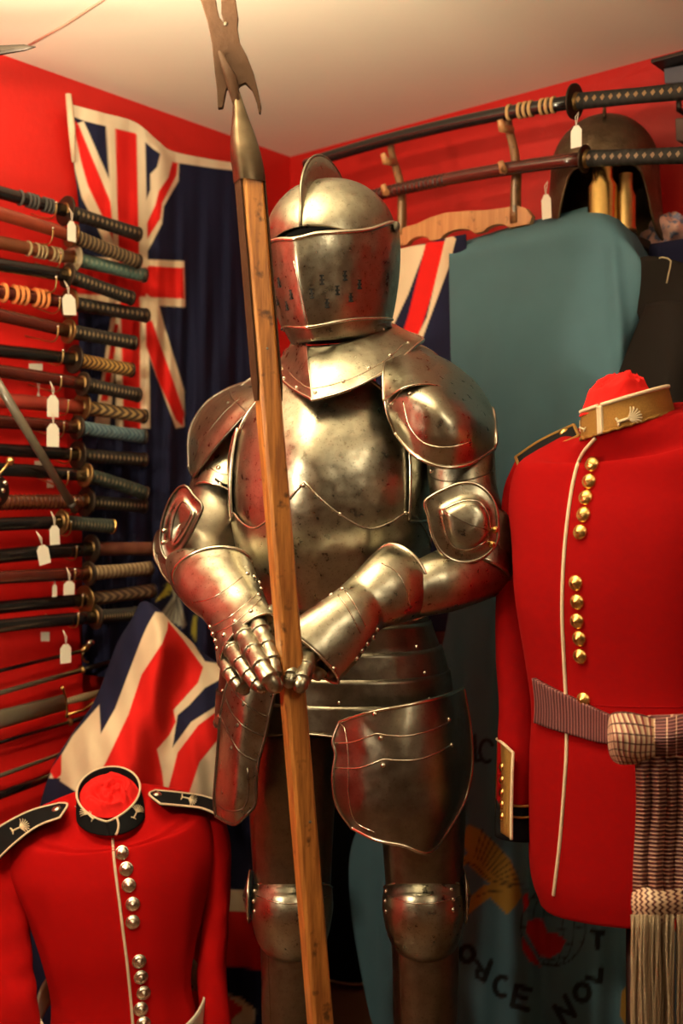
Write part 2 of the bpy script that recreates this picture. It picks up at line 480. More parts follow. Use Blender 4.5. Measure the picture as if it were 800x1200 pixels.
# ---------------------------------------------------------------- flags
def ripple(ax, am, fr, ph=0, ay=0.0):
    def f(A):
        A[..., 2] += am*np.sin(A[..., 0]*fr+A[..., 1]*ay+ph)
        return A
    return f
# hanging ensign on the left wall
canton = [
 ('poly', FN, [(78, 130), (215, 150), (216, 505), (76, 505)]),
 ('poly', FW, [(80, 148), (98, 142), (134, 224), (142, 296), (142, 322), (128, 300), (112, 262), (96, 232), (88, 200)]),
 ('poly', FR, [(84, 138), (92, 146), (108, 185), (133, 245), (137, 292), (122, 258), (103, 218), (95, 190)]),
 ('poly', FW, [(190, 172), (210, 182), (209, 212), (192, 242), (190, 262), (172, 296), (166, 290), (166, 250), (176, 222), (176, 204), (184, 196)]),
 ('poly', FR, [(204, 182), (209, 184), (207, 205), (190, 238), (188, 256), (170, 284), (167, 272), (182, 240), (186, 224), (197, 208)]),
 ('poly', FW, [(84, 300), (216, 306), (217, 360), (84, 352)]),
 ('poly', FR, [(84, 306), (215, 314), (216, 350), (84, 344)]),
 ('poly', FW, [(124, 145), (170, 158), (173, 300), (176, 502), (136, 502), (134, 300)]),
 ('poly', FR, [(135, 150), (160, 148), (163, 300), (165, 502), (145, 502), (139, 300)]),
 ('poly', FR, [(90, 314), (215, 314), (216, 350), (90, 344)]),
 ('poly', FW, [(171, 344), (186, 356), (192, 380), (216, 458), (216, 500), (206, 502), (172, 410)]),
 ('poly', FR, [(171, 374), (178, 376), (198, 432), (216, 484), (214, 500), (206, 492), (186, 448), (171, 405)]),
 ('poly', FW, [(130, 372), (140, 372), (128, 502), (110, 502)]),
 ('poly', FR, [(134, 380), (139, 380), (126, 470), (118, 470)]),
 ('poly', FW, [(70, 110), (110, 124), (158, 138), (185, 163), (205, 176), (250, 186), (330, 196), (330, 206), (250, 197), (203, 190), (180, 175), (158, 156), (100, 142), (84, 136)]),
]
GR = (.36, .33, .27); YE = (.50, .42, .06)
badge = [('poly', YE, [(182, 705), (196, 686), (190, 686), (206, 680), (205, 684), (216, 686), (196, 694), (203, 694)]),
         ('poly', YE, [(226, 722), (231, 722), (229, 752), (224, 742)])]
for i in range(6):
    badge.append(('line', tuple(q*(1-.12*(i % 2)) for q in GR), [(212-i*1.5, 692), (190+i*5, 722+i*2)], 6.5))
for i in range(5):
    badge.append(('line', (.08, .07, .07), [(210-i*1, 697), (193+i*5, 722+i*2)], 1.2))
rows = [[(82, 122, .03), (120, 132, .045), (158, 143, .05), (185, 165, .055), (205, 178, .05), (268, 190, .05), (304, 193, .05)],
        [(80, 150, .02), (118, 160, .05), (160, 170, .05), (188, 190, .07), (212, 205, .05), (270, 215, .055), (304, 222, .05)],
        [(92, 240, .02), (125, 250, .05), (162, 260, .05), (190, 270, .06), (213, 280, .05), (272, 290, .06), (305, 300, .04)],
        [(90, 330, .02), (125, 335, .05), (165, 340, .045), (192, 345, .055), (215, 350, .045), (275, 360, .06), (306, 360, .04)],
        [(94, 430, .03), (128, 435, .05), (168, 440, .04), (193, 445, .05), (215, 450, .045), (275, 460, .06), (312, 460, .04)],
        [(96, 520, .03), (130, 525, .05), (168, 530, .05), (193, 535, .06), (220, 540, .05), (278, 550, .06), (334, 550, .04)],
        [(96, 650, .03), (130, 650, .05), (168, 650, .05), (193, 650, .05), (220, 650, .06), (278, 655, .06), (330, 655, .04)],
        [(96, 790, .03), (130, 795, .05), (168, 800, .05), (193, 800, .05), (220, 800, .05), (278, 800, .06), (330, 800, .04)]]
def wb(A):
    k = np.clip((A[..., 1]-180)/200, .15, 1)
    A[..., 2] += k*(.008*np.sin(A[..., 0]*.22+A[..., 1]*.015)+.006*np.sin(A[..., 0]*.09-A[..., 1]*.02+1)+.003*np.sin(A[..., 0]*.45))
    return A
hf = cloth('hanging_flag', rows, LWA, FN, canton+badge, step=1.6, wob=wb)
tag(hf, 'navy ensign with a union canton hanging high on the left wall beside the swords', 'flag')
b = MB(); b.tube([LW(80, 110, .04), LW(84, 150, .035), LW(86, 190, .03)], [.007, .009, .004], n=8)
b.build('rope_toggle', simple('cream_rope', (.75, .58, .38), .8), hf)
# draped union flag, lower left
dr = [
 ('poly', FW, [(182, 717), (205, 720), (240, 775), (270, 780), (268, 960), (40, 960), (60, 905), (85, 862), (117, 825), (150, 770), (168, 740)]),
 ('poly', FN, [(150, 690), (184, 706), (180, 716), (166, 748), (150, 790), (135, 830), (118, 860), (116, 822), (100, 800), (140, 740)]),
 ('poly', FR, [(197, 728), (215, 750), (238, 782), (232, 800), (214, 820), (203, 832), (206, 846), (198, 862), (184, 878), (190, 905), (194, 940), (98, 940), (124, 893), (150, 838), (166, 790), (190, 754), (196, 738)]),
 ('poly', FN, [(275, 790), (262, 794), (240, 806), (222, 826), (208, 838), (202, 876), (224, 846), (262, 822), (275, 818)]),
 ('poly', FR, [(275, 824), (260, 829), (232, 850), (208, 882), (197, 925), (197, 940), (218, 940), (234, 893), (256, 866), (275, 850)]),
 ('poly', FR, [(72, 884), (58, 903), (64, 914), (72, 908)]),
 ('poly', FN, [(50, 912), (70, 912), (98, 928), (110, 975), (30, 975)]),
 ('poly', FW, [(72, 906), (96, 922), (92, 930), (70, 915)]),
 ('poly', FN, [(225, 940), (360, 935), (360, 1042), (225, 1042)]),
 ('poly', FW, [(225, 1040), (360, 1046), (360, 1071), (225, 1066)]),
 ('poly', FR, [(225, 1066), (360, 1071), (360, 1142), (225, 1128)]),
 ('poly', FN, [(225, 1131), (360, 1140), (360, 1260), (225, 1260)]),
 ('poly', FW, [(225, 1158), (280, 1168), (300, 1185), (290, 1230), (225, 1210)]),
 ('poly', FR, [(225, 1160), (268, 1168), (286, 1182), (270, 1196), (225, 1190)]),
]
drl = dr[:-6]+dr[-6:]
rows = [[(158, 722, 2.52), (163, 708, 2.47), (172, 705, 2.45), (184, 712, 2.46), (196, 724, 2.47), (210, 740, 2.5)],
        [(138, 752, 2.50), (150, 745, 2.42), (172, 745, 2.38), (198, 750, 2.39), (224, 758, 2.46), (252, 775, 2.52)],
        [(112, 818, 2.46), (135, 815, 2.38), (168, 812, 2.32), (200, 810, 2.37), (236, 806, 2.40), (300, 800, 2.46)],
        [(80, 866, 2.42), (110, 868, 2.32), (155, 868, 2.28), (195, 866, 2.34), (240, 864, 2.30), (320, 862, 2.40)],
        [(58, 906, 2.40), (95, 925, 2.30), (145, 928, 2.26), (192, 926, 2.33), (240, 924, 2.28), (330, 922, 2.40)],
        [(40, 980, 2.40), (90, 985, 2.30), (145, 985, 2.28), (192, 985, 2.34), (240, 985, 2.32), (340, 985, 2.40)],
        [(35, 1080, 2.40), (90, 1080, 2.32), (145, 1080, 2.30), (192, 1080, 2.34), (240, 1080, 2.32), (350, 1082, 2.40)],
        [(30, 1240, 2.40), (90, 1240, 2.34), (145, 1240, 2.30), (192, 1240, 2.34), (240, 1240, 2.32), (350, 1240, 2.40)]]
def wd(A):
    A[..., 2] += .006*np.sin(A[..., 0]*.10+A[..., 1]*.03)+.004*np.sin(A[..., 0]*.21-A[..., 1]*.05+2)
    A[..., 2] -= .05*np.exp(-((A[..., 0]-185+(A[..., 1]-760)*-.02)/14)**2)*np.clip((930-A[..., 1])/200, 0, 1)*np.clip((A[..., 1]-700)/60, 0, 1)
    return A
df = cloth('draped_flag', rows, PA, FN, dr, step=1.6, wob=wd)
tag(df, 'union flag draped in a peak over a support behind the lower left red tunic', 'flag')
# stand under the draped flag (a low plain post that carries the peak)
b = MB(); b.box(P(178, 980, 2.55)+Vector((0, 0, -.1)), .03, .03, .9); 
pk = P(176, 730, 2.53); b = MB(); b.box((pk.x, pk.y, pk.z/2), .035, .035, pk.z); b.box((pk.x, pk.y, .02), .3, .25, .04)
tag(b.build('flag_post', CABM, None, smooth=False, bevel=.003), 'dark wooden post holding up the draped union flag', 'stand')

# cabinet along the right wall
ZT = 1.755
def RWp(l, d, z): 
    p = CORN+RD*l+RN*d; return Vector((p[0], p[1], z))
cab = root('tall_cabinet', 'tall dark cabinet against the right wall hidden under the flags', 'cabinet', RWp(1.2, .17, 0))
def obox(b, l0, l1, d0, d1, z0, z1):
    c = RWp((l0+l1)/2, (d0+d1)/2, (z0+z1)/2)
    return b.box(c, l1-l0, d1-d0, z1-z0, (RD[0], RD[1], 0), (RN[0], RN[1], 0), (0, 0, 1))
b = MB(); obox(b, .66, 1.155, .012, .312, .06, ZT-.02); b.build('body', CABM, cab, smooth=False, bevel=.003)
b = MB(); obox(b, .65, 1.165, .012, .325, ZT-.02, ZT); b.build('top_board', CABM, cab, smooth=False, bevel=.003)
b = MB(); obox(b, .68, 1.14, .03, .29, 0, .06); b.build('base', CABM, cab, smooth=False)
for l0, l1 in ((.668, .905), (.909, 1.148)):
    b = MB(); obox(b, l0, l1, .3125, .327, .07, ZT-.03); d_ = b.build('door', CABM, cab, smooth=False, bevel=.002)
ZL = 1.733
cab2 = root('low_cabinet', 'lower dark cabinet at the right edge under the navy cloth', 'cabinet', RWp(1.5, .17, 0))
b = MB(); obox(b, 1.19, 1.80, .012, .18, .06, ZL-.02); b.build('body', CABM, cab2, smooth=False, bevel=.003)
b = MB(); obox(b, 1.185, 1.81, .012, .19, ZL-.02, ZL); b.build('top_board', CABM, cab2, smooth=False, bevel=.003)
b = MB(); obox(b, 1.21, 1.78, .03, .16, 0, .06); b.build('base', CABM, cab2, smooth=False)
# union flag over the cabinet's left end
s2 = [('poly', FW, [(462, 290), (500, 286), (478, 345), (452, 400), (440, 380)]),
      ('poly', FR, [(499, 284), (526, 282), (492, 388), (476, 420), (462, 420), (478, 370)]),
      ('poly', FW, [(524, 270), (534, 280), (526, 312), (486, 420), (476, 420), (500, 372)]),
      ('poly', FR, [(536, 700), (552, 700), (552, 722), (540, 722)]), ('poly', FW, [(530, 700), (537, 700), (542, 722), (536, 722)])]
rows = []
for z_, y_ in ((ZT+.004, 0), (1.72, 1), (1.6, 2), (1.4, 3), (1.1, 4)): rows.append(z_)
def RWfix(a):
    return RWA(a)
rows = [[(450, 297, .30), (490, 289, .31), (525, 281, .32), (545, 277, .32)],
        [(448, 305, .34), (488, 297, .345), (524, 289, .345), (546, 285, .345)],
        [(440, 400, .35), (484, 400, .352), (524, 400, .352), (546, 400, .352)],
        [(440, 560, .352), (484, 560, .352), (524, 560, .352), (546, 560, .352)],
        [(440, 740, .352), (484, 740, .352), (530, 740, .352), (556, 740, .352)]]
uf = cloth('cabinet_union_flag', rows, RWA, FN, s2, step=1.6, wob=ripple(0, .004, .12))
uf.name = 'draped_flag'
tag(uf, 'union flag hanging over the cabinet, showing behind the steel helmet', 'flag')
# teal flag
GD = (.36, .20, .035); BK = (.012, .014, .016)
def ring(c, rx, ry, a0, a1, n=20):
    return [(c[0]+rx*math.cos(math.radians(a0+(a1-a0)*i/n)), c[1]+ry*math.sin(math.radians(a0+(a1-a0)*i/n))) for i in range(n+1)]
em = [('poly', GD, [(548, 966), (562, 972), (582, 990), (598, 1008), (607, 1030), (611, 1050), (604, 1062), (594, 1072), (586, 1064), (574, 1052), (560, 1062), (546, 1074), (541, 1072), (552, 1050), (566, 1038), (574, 1036), (560, 1024), (548, 1012), (540, 1016), (536, 1010), (548, 1000), (540, 985)])]
for i in range(13):
    a = math.radians(-8+i*9)
    em.append(('line', BK, [(556+i*3.2, 1004+i*3.0), (556+i*3.2+26*math.sin(math.radians(20+i*4)), 1004+i*3.0-34*math.cos(math.radians(20+i*4))+i*1.2)], 1.1))
em += [('line', BK, [(541, 1008), (556, 1014), (572, 1030), (600, 1040)], 1.4), ('line', BK, [(556, 1052), (574, 1044), (590, 1046)], 1.2)]
gc = (648, 1086)
em += [('line', BK, ring(gc, 38, 46, 0, 360, 40), 1.3)]
for k in (.3, .65): em.append(('line', BK, ring(gc, 38*k, 46, 0, 360, 30), .9))
for k in (-.75, -.4, 0, .4, .75):
    hx = 38*math.sqrt(1-k*k); em.append(('line', BK, [(gc[0]-hx, gc[1]+46*k), (gc[0], gc[1]+46*k+4), (gc[0]+hx, gc[1]+46*k)], .9))
RH = (.42, .010, .010)
em += [('poly', RH, [(638, 1046), (655, 1044), (664, 1056), (658, 1066), (648, 1064)]),
       ('poly', RH, [(618, 1080), (628, 1076), (636, 1078), (641, 1092), (652, 1094), (663, 1102), (656, 1116), (645, 1122), (632, 1120), (624, 1106), (616, 1092)]),
       ('poly', RH, [(612, 1050), (618, 1046), (620, 1060), (614, 1068)]), ('poly', RH, [(612, 1098), (626, 1118), (634, 1134), (620, 1126), (612, 1112)])]
Wt = 7.5
em += [('line', BK, ring((547, 1118), 8, 8.5, 0, 360), Wt-1),
       ('line', BK, [(575, 1127), (567, 1149)], Wt-1), ('line', BK, [(567, 1148), (559, 1145), (559, 1137), (570, 1139)], Wt-2), ('line', BK, [(566, 1138), (558, 1126)], Wt-2),
       ('line', BK, ring((588, 1156), 8.5, 11, -60, -290, 16), Wt-1),
       ('line', BK, [(605, 1155), (600, 1178)], Wt-1), ('line', BK, [(605, 1155), (621, 1160)], Wt-1), ('line', BK, [(603, 1166), (616, 1170)], Wt-2), ('line', BK, [(600, 1178), (618, 1183)], Wt-1),
       ('line', BK, [(650, 1180), (661, 1200)], Wt-1), ('line', BK, [(650, 1180), (673, 1190)], Wt-2), ('line', BK, [(662, 1168), (673, 1190)], Wt-1),
       ('line', BK, ring((682, 1163), 8.5, 10, 0, 360), Wt-1),
       ('line', BK, [(688, 1146), (703, 1150), (704, 1136)], Wt-1), ('line', BK, [(694, 1091), (706, 1093)], Wt-1), ('line', BK, [(700, 1092), (700, 1110)], Wt-1),
       ('line', BK, ring((570, 880), 8, 13, 60, 330), 4), ('line', BK, [(556, 862), (557, 892), (564, 890)], 4)]
em += [('poly', (.30, .16, .03), [(738, 1150), (728, 1162), (726, 1190), (734, 1204), (750, 1204), (750, 1150)])]
rows = [[(528, 288, .20), (590, 268, .21), (650, 252, .22), (700, 242, .22), (735, 262, .22), (760, 300, .20)],
        [(526, 292, .335), (590, 278, .342), (650, 268, .342), (705, 259, .342), (740, 285, .342), (762, 330, .32)],
        [(526, 330, .358), (590, 320, .358), (650, 312, .358), (712, 310, .365), (748, 320, .37), (768, 350, .34)],
        [(528, 430, .365), (592, 430, .36), (650, 430, .365), (715, 430, .385), (732, 440, .37), (738, 440, .35)],
        [(530, 560, .37), (594, 560, .37), (652, 560, .37), (712, 560, .39), (745, 560, .37), (775, 560, .36)],
        [(525, 720, .38), (580, 720, .39), (650, 720, .38), (712, 720, .40), (750, 720, .38), (790, 720, .36)],
        [(480, 880, .40), (550, 880, .42), (640, 880, .40), (712, 880, .42), (755, 880, .40), (800, 880, .38)],
        [(410, 1000, .40), (530, 1000, .44), (630, 1000, .42), (712, 1000, .44), (760, 1000, .42), (810, 1000, .40)],
        [(432, 1185, .44), (530, 1180, .48), (610, 1190, .43), (700, 1200, .46), (760, 1200, .44), (820, 1200, .42)],
        [(455, 1215, .46), (530, 1240, .48), (610, 1260, .44), (700, 1260, .46), (760, 1260, .44), (820, 1260, .42)]]
def wt(A):
    k = np.clip((A[..., 1]-300)/500, 0, 1)
    A[..., 2] += k*(.012*np.sin(A[..., 0]*.065+1)+.006*np.sin(A[..., 0]*.14+A[..., 1]*.004))
    d = A[..., 0]-(714+(A[..., 1]-260)*.10)
    A[..., 2] += .012*np.exp(-(d/9)**2)*np.clip((A[..., 1]-262)/30, 0, 1)
    A[..., 2] += k*.03*np.exp(-((A[..., 0]-622)/14)**2)*(A[..., 1] > 900)*np.clip((A[..., 1]-900)/120, 0, 1)
    return A
tf = cloth('teal_flag', rows, RWA, FT, em, step=1.7, wob=wt, soft=.8)
tag(tf, 'faded teal ensign with gold bird, red globe and black letters draped over the cabinet', 'flag')

bc = root('black_case', 'tall black case with pale bottom trim in the corner behind the armoured legs', 'case', P(385, 1180, 2.72))
limb('body', [(330, 840, 2.80, 432, 836, 2.75, .5), (326, 870, 2.80, 438, 866, 2.75, .55), (326, 980, 2.80, 440, 980, 2.75, .55), (330, 1090, 2.80, 438, 1092, 2.75, .55), (338, 1120, 2.80, 434, 1136, 2.75, .5), (350, 1128, 2.80, 428, 1150, 2.75, .4)], BLACKCLOTH, bc, 30, 40, cap=True, rim1=.004, rim_mat=PIPING)

# ---------------------------------------------------------------- swords
_gm = {}
def gripmat(c, dot, kind='dots', n=12):
    key = (c, dot, kind, n)
    if key in _gm: return _gm[key]
    m, nt, b = base('wrapped_grip_cord'); b.inputs['Roughness'].default_value = .7
    uvn = nt.nodes.new('ShaderNodeUVMap'); sp = nt.nodes.new('ShaderNodeSeparateXYZ'); nt.links.new(uvn.outputs[0], sp.inputs[0])
    u, v = sp.outputs[0], sp.outputs[1]
    dv = mathn(nt, 'ABSOLUTE', mathn(nt, 'SUBTRACT', v, .5))
    if kind == 'dots':
        fu = mathn(nt, 'MULTIPLY', mathn(nt, 'ABSOLUTE', mathn(nt, 'SUBTRACT', mathn(nt, 'FRACT', mathn(nt, 'MULTIPLY', u, n)), .5)), 3.4)
        k = mathn(nt, 'LESS_THAN', mathn(nt, 'ADD', fu, mathn(nt, 'MULTIPLY', dv, 15)), 1.0)
    elif kind == 'zig':
        k = mathn(nt, 'GREATER_THAN', mathn(nt, 'FRACT', mathn(nt, 'ADD', mathn(nt, 'MULTIPLY', u, n), mathn(nt, 'MULTIPLY', dv, 5))), .45)
    else:
        k = mathn(nt, 'LESS_THAN', mathn(nt, 'FRACT', mathn(nt, 'MULTIPLY', u, n)), .35)
    nt.links.new(mixc(nt, k, c, dot), b.inputs['Base Color'])
    wv = mathn(nt, 'SINE', mathn(nt, 'MULTIPLY', u, n*2*PI))
    bump(nt, b, wv, .5, .001)
    _gm[key] = m; return m
def lacq(name, c, r=.25): return simple(name, c, r, 0, .2, 40, coat=.5)
LB = lacq('black_lacquer', (.008, .006, .006)); LBR = lacq('red_brown_lacquer', (.22, .035, .015), .35); LDR = lacq('dark_red_lacquer', (.07, .010, .006))
LBN = lacq('brown_lacquer', (.13, .035, .012), .4); LRU = lacq('russet_leather', (.28, .03, .018), .5); LG = lacq('grey_steel_scabbard', (.10, .085, .06), .35)
TSU = simple('dark_iron_guard', (.05, .035, .025), .45, .8, .4, 120, .4); TSB = simple('brown_brass_guard', (.22, .13, .05), .4, .9, .4, 120, .3); TSG = simple('grey_beige_guard', (.42, .34, .22), .6, .2, .3, 150, .4)
CORDG = simple('olive_beige_cord', (.34, .25, .13), .85, 0, .3, 300, .6); CORDO = simple('orange_cord', (.85, .28, .08), .8, 0, .25, 300, .6); CORDD = simple('dark_grey_cord', (.07, .065, .06), .8, 0, .3, 300, .6); CORDT = simple('tan_cord', (.55, .33, .13), .8, 0, .2, 300, .5)
def katana(label, G, D, hl, sl, N, sm, gm, tm, group, Sdir=None, gr=.033, bend=.012, cord=None, gend=TSU, r=.0145, sbend=.02, ribs=None, hbend=0.0, cord_at=(.05, .16), bare=False):
    t = root('katana', label, 'sword', G, group)
    G = Vector(G); D = Vector(D).normalized(); N = Vector(N).normalized(); U = N.cross(D).normalized()
    if U.z < 0: U = -U
    Sd = -(Vector(Sdir).normalized()) if Sdir is not None else D
    m = 14
    def hp(k): return G+D*(.006+hl*k)+U*(hbend*k*k)
    b = MB(); pth = [hp(k/10) for k in range(11)]
    b.tube(pth, [.0125+.0012*abs(k/10-.5)*2 for k in range(11)], n=14, ref=-N, rb=[.0155+.0015*abs(k/10-.5)*2 for k in range(11)])
    b.build('grip', gm, t)
    b = MB(); b.tube([hp(.985), hp(1.0), hp(1.02), hp(1.035)], [.0145, .0155, .0145, .009], n=14, ref=-N, rb=[.0175, .0185, .0175, .011])
    b.build('pommel_cap', gend, t)
    b = MB()
    T = D
    b.lathe([(0, -.0025), (gr*.93, -.0025), (gr, -.0018), (gr, .0018), (gr*.93, .0025), (0, .0025)], G, T, 28)
    b.build('guard', tm, t)
    b = MB(); b.tube([G-Sd*.003+Vector(D)*0, G+D*.0, G+D*.010], [.016, .0165, .0145], n=14, ref=-N, rb=[.019, .0195, .0175]); b.build('collar', TSB, t)
    def sp(k): return G-Sd*(.004+sl*k)+U*(sbend*4*k*(1-k))
    pth = [sp(k/16) for k in range(17)]
    b = MB(); b.tube(pth, [r*.8]*16+[r*.6], n=14, ref=-N, rb=[r]*16+[r*.8]); sc_ = b.build('scabbard', sm, t)
    if ribs:
        a0, a1, nn, mm = ribs
        for_b = MB()
        for i in range(nn):
            k = a0+(a1-a0)*i/(nn-1); for_b.tube([sp(k), sp(k+.004)], r*.86, n=12, ref=-N, rb=r*1.06)
        for_b.build('wrapping', mm, sc_)
    if cord:
        c0, c1 = cord_at; nn = 9 
        q = MB(); 
        for i in range(nn):
            if i % 4 == 3: continue
            k = c0+(c1-c0)*i/(nn-1)
            q.tube([sp(k)-Vector(D)*.0008, sp(k+.009)], r*(1.25 if cord is CORDO else 1.02), n=12, ref=-N, rb=r*(1.5 if cord is CORDO else 1.22))
        kn = sp((c0+c1)/2)+N*.016
        q.build('cord', cord, t)
    return t
LN3 = Vector((LN[0], LN[1], 0))
gB = gripmat((.014, .012, .010), (.26, .19, .10), 'dots', 15); gBr = gripmat((.05, .03, .018), (.22, .15, .07), 'band', 16)
gT = gripmat((.09, .17, .145), (.26, .32, .24), 'dots', 14); gY = gripmat((.50, .28, .07), (.10, .05, .02), 'zig'); gTan = gripmat((.40, .26, .10), (.08, .05, .03), 'zig', 8)
gBl = gripmat((.03, .07, .10), (.10, .16, .18), 'zig', 14); gGn = gripmat((.02, .03, .024), (.16, .13, .07), 'dots', 15); gPl = gripmat((.13, .04, .02), (.11, .03, .015), 'band', 3)
gTn2 = gripmat((.28, .20, .11), (.10, .06, .03), 'band', 14); gZg = gripmat((.20, .12, .06), (.06, .03, .02), 'zig', 9)
SW = [ # y0, guard, handle end, scabbard, grip, guard mat, cord, label
 (228, (77, 247), (163, 275), LB, gB, TSU, CORDD, 'black sword with dark grey cord, topmost on the left wall rack'),
 (253, (84, 276), (163, 307), LBR, gBr, TSB, None, 'red-brown scabbard sword with dark brown grip, second from the top of the left wall'),
 (287, (86, 303), (170, 323), LBN, gT, TSG, CORDG, 'sword with teal wrapped grip and round beige guard on the left wall'),
 (313, (79, 323), (155, 350), LB, gB, TSU, None, 'black sword directly below the teal-gripped sword'),
 (345, (81, 355), (172, 370), LDR, gB, TSB, CORDO, 'dark sword with thick orange cord wrapped round its scabbard'),
 (372, (80, 388), (158, 402), LDR, gB, TSB, None, 'dark red scabbard sword directly below the orange-corded one'),
 (414, (87, 421), (155, 434), LB, gY, TSU, None, 'black sword with yellow zigzag wrapped grip on the left wall'),
 (438, (97, 450), (163, 463), LDR, gB, TSU, None, 'dark red scabbard sword with black grip directly below the yellow-gripped one'),
 (472, (96, 477), (170, 488), LRU, gTan, TSB, None, 'russet scabbard sword with pale tan grip on the left wall'),
 (497, (90, 501), (170, 512), LDR, gBl, TSU, None, 'dark sword with blue wrapped grip on the left wall'),
 (530, (91, 533), (170, 539), LB, gB, TSU, None, 'black level sword directly below the blue-gripped one'),
 (553, (100, 557), (172, 573), LB, gGn, TSB, None, 'black sword with dark green curved grip, halfway down the left wall'),
 (592, (101, 588), (170, 593), LBN, gB, TSU, None, 'brown ribbed scabbard sword at mid height on the left wall'),
 (617, (72, 612), (133, 617), LB, gGn, TSB, None, 'short black sword with gold capped pommel on the left wall'),
 (655, (107, 643), (180, 643), LB, gPl, TSU, None, 'black scabbard sword with plain reddish brown grip on the left wall'),
 (680, (104, 672), (177, 666), LDR, gTn2, TSU, None, 'dark scabbard sword with light tan wrapped grip below the plain reddish one'),
 (715, (100, 703), (180, 692), LB, gZg, TSB, None, 'black sword with brown zigzag grip, second lowest of the katanas'),
 (737, (112, 723), (160, 719), LB, gB, TSU, None, 'black scabbard sword, lowest of the katanas above the thin rapiers')]
for i, (y0, g, h, sm, gm, tm, cd, lab) in enumerate(SW):
    o = .095+.028*(i % 2)
    G = LW(g[0], g[1], o); H = LW(h[0], h[1], o); S0 = LW(0, y0, o)
    D = H-G; hl = D.length-.01
    katana(lab, G, D, hl, .62, LN3, sm, gm, tm, 'samurai swords racked on the left wall', Sdir=S0-G, cord=cd,
           gr=[.034, .028, .033, .028][i % 4], gend=GOLD if i == 13 else TSU, sbend=.006,
           ribs=(.02, .4, 22, LDR) if i == 12 else None, hbend=-.012 if i == 11 else 0, cord_at=(.09, .26) if i == 4 else (.05, .18),
           r=.0165 if i in (8, 12, 14) else .0145)
# hooks
HK = [(66, 243), (62, 273), (71, 302), (66, 330), (70, 355), (68, 388), (74, 416), (72, 447), (80, 475), (75, 501), (83, 532), (80, 559), (88, 590), (83, 617), (90, 646), (88, 673), (97, 703), (92, 725)]
def hookpath(p, o): 
    return [p-LN3*(o-.02), p-LN3*.03+Vector((0, 0, -.022)), p-LN3*.006+Vector((0, 0, -.018)), p+Vector((0, 0, -.004)), p+Vector((0, 0, .006))]
for i, (x, y) in enumerate(HK):
    o = .095+.028*(i % 2)+.02; p = LW(x, y-1, o)
    t = root('sword_hook', ('brass hook under the '+SW[i][7].split(' on the left')[0].split(',')[0]).replace(' directly below the plain reddish one','').replace(' below the plain reddish one', ''), 'hook', p, 'brass sword hooks on the left board')
    b = MB(); b.tube([Vector(q) for q in cr([tuple(q) for q in hookpath(p, o)], 12)], .0017, n=6)
    b.build('shank', BRASSOLD, t)
    b = MB(); b.lathe([(0, -.0035), (.0028, -.002), (.0036, 0), (.0028, .002), (0, .0035)], p+Vector((0, 0, .008)), n=10); b.build('knob', SILVER, t)
# tags
def tagthing(x, y, o, w_, h_, ang, lab, mapper=LW, N=LN3, sl=.03):
    p = mapper(x, y, o)
    t = root('price_tag', lab, 'tag', p, 'white price tags tied to the swords')
    ax = Vector((0, 0, 1)).cross(-N).normalized(); ax = -ax if ax.x < 0 else ax; up = Vector((0, 0, 1))
    c, s = math.cos(ang), math.sin(ang); X = ax*c+up*s; Yv = up*c-ax*s
    q = [(-.5, -.5), (.5, -.5), (.5, .28), (.2, .5), (-.2, .5), (-.5, .28)]
    f = [p+X*(a*w_)+Yv*(b_*h_)+N*.0004 for a, b_ in q]; bk = [v-N*.0008 for v in f]; n = 6
    b = MB(); b.add(f+bk, [tuple(range(n)), tuple(range(n, 12))[::-1]]+[(i, i+6, (i+1) % 6+6, (i+1) % 6) for i in range(n)])
    b.build('card', TAGM, t, smooth=False)
    e = p+Yv*(h_*.5+sl); b = MB(); b.tube([p+Yv*h_*.44+N*.001, p+Yv*(h_*.5+sl*.5)+X*.003, e-N*.01], .0008, n=5)
    b.tube([p+Yv*h_*.44+N*.001, p+Yv*(h_*.5+sl*.6)-X*.002, e-N*.01], .0008, n=5)
    b.build('string', STRING, t)
for a in [(84, 271, .16, .022, .045, .0, 'white tag at the guard of the topmost sword on the left wall'),
          (81, 357, .16, .034, .045, .1, 'broad white tag beside the orange cord on the left wall'),
          (62, 476, .16, .029, .047, 0, 'upper of two white tags hanging in line at mid left'),
          (62, 510, .165, .031, .050, 0, 'lower of two white tags hanging in line at mid left'),
          (64, 627, .16, .025, .042, .05, 'cream tag hanging at the guard of the short gold-capped sword'),
          (51, 650, .16, .029, .042, .22, 'tilted white tag hanging below the short gold-capped sword'),
          (81, 689, .15, .028, .030, 0, 'cream tag half hidden above the brown zigzag gripped sword'),
          (77, 766, .15, .028, .042, 0, 'white tag hanging below the lowest katana'),
          (64, 692, .12, .012, .028, 0, 'thin pink-shaded tag turned edgewise above the lower swords'),
          (45, 468, .10, .008, .034, 0, 'narrow cream tag turned edgewise beside the diagonal rod')]:
    tagthing(*a)
for x, y, w_, h_, lab in [(42, 430, 16, 8, 'small white sticker on the red board above the dark red sword'), (47, 543, 13, 6, 'small pinkish sticker on the board below the level black sword'), (59, 567, 8, 9, 'small cream square sticker under the green-gripped sword'), (53, 746, 10, 11, 'small cream square sticker under the lowest katana')]:
    o_ = wallpoly('sticker', [(x-w_/2, y-h_/2), (x+w_/2, y-h_/2), (x+w_/2, y+h_/2), (x-w_/2, y+h_/2)], .0212, .0006, LWA, LN, TAGM, bev=0)
    tag(o_, lab, 'sticker', 'small stickers on the red board')
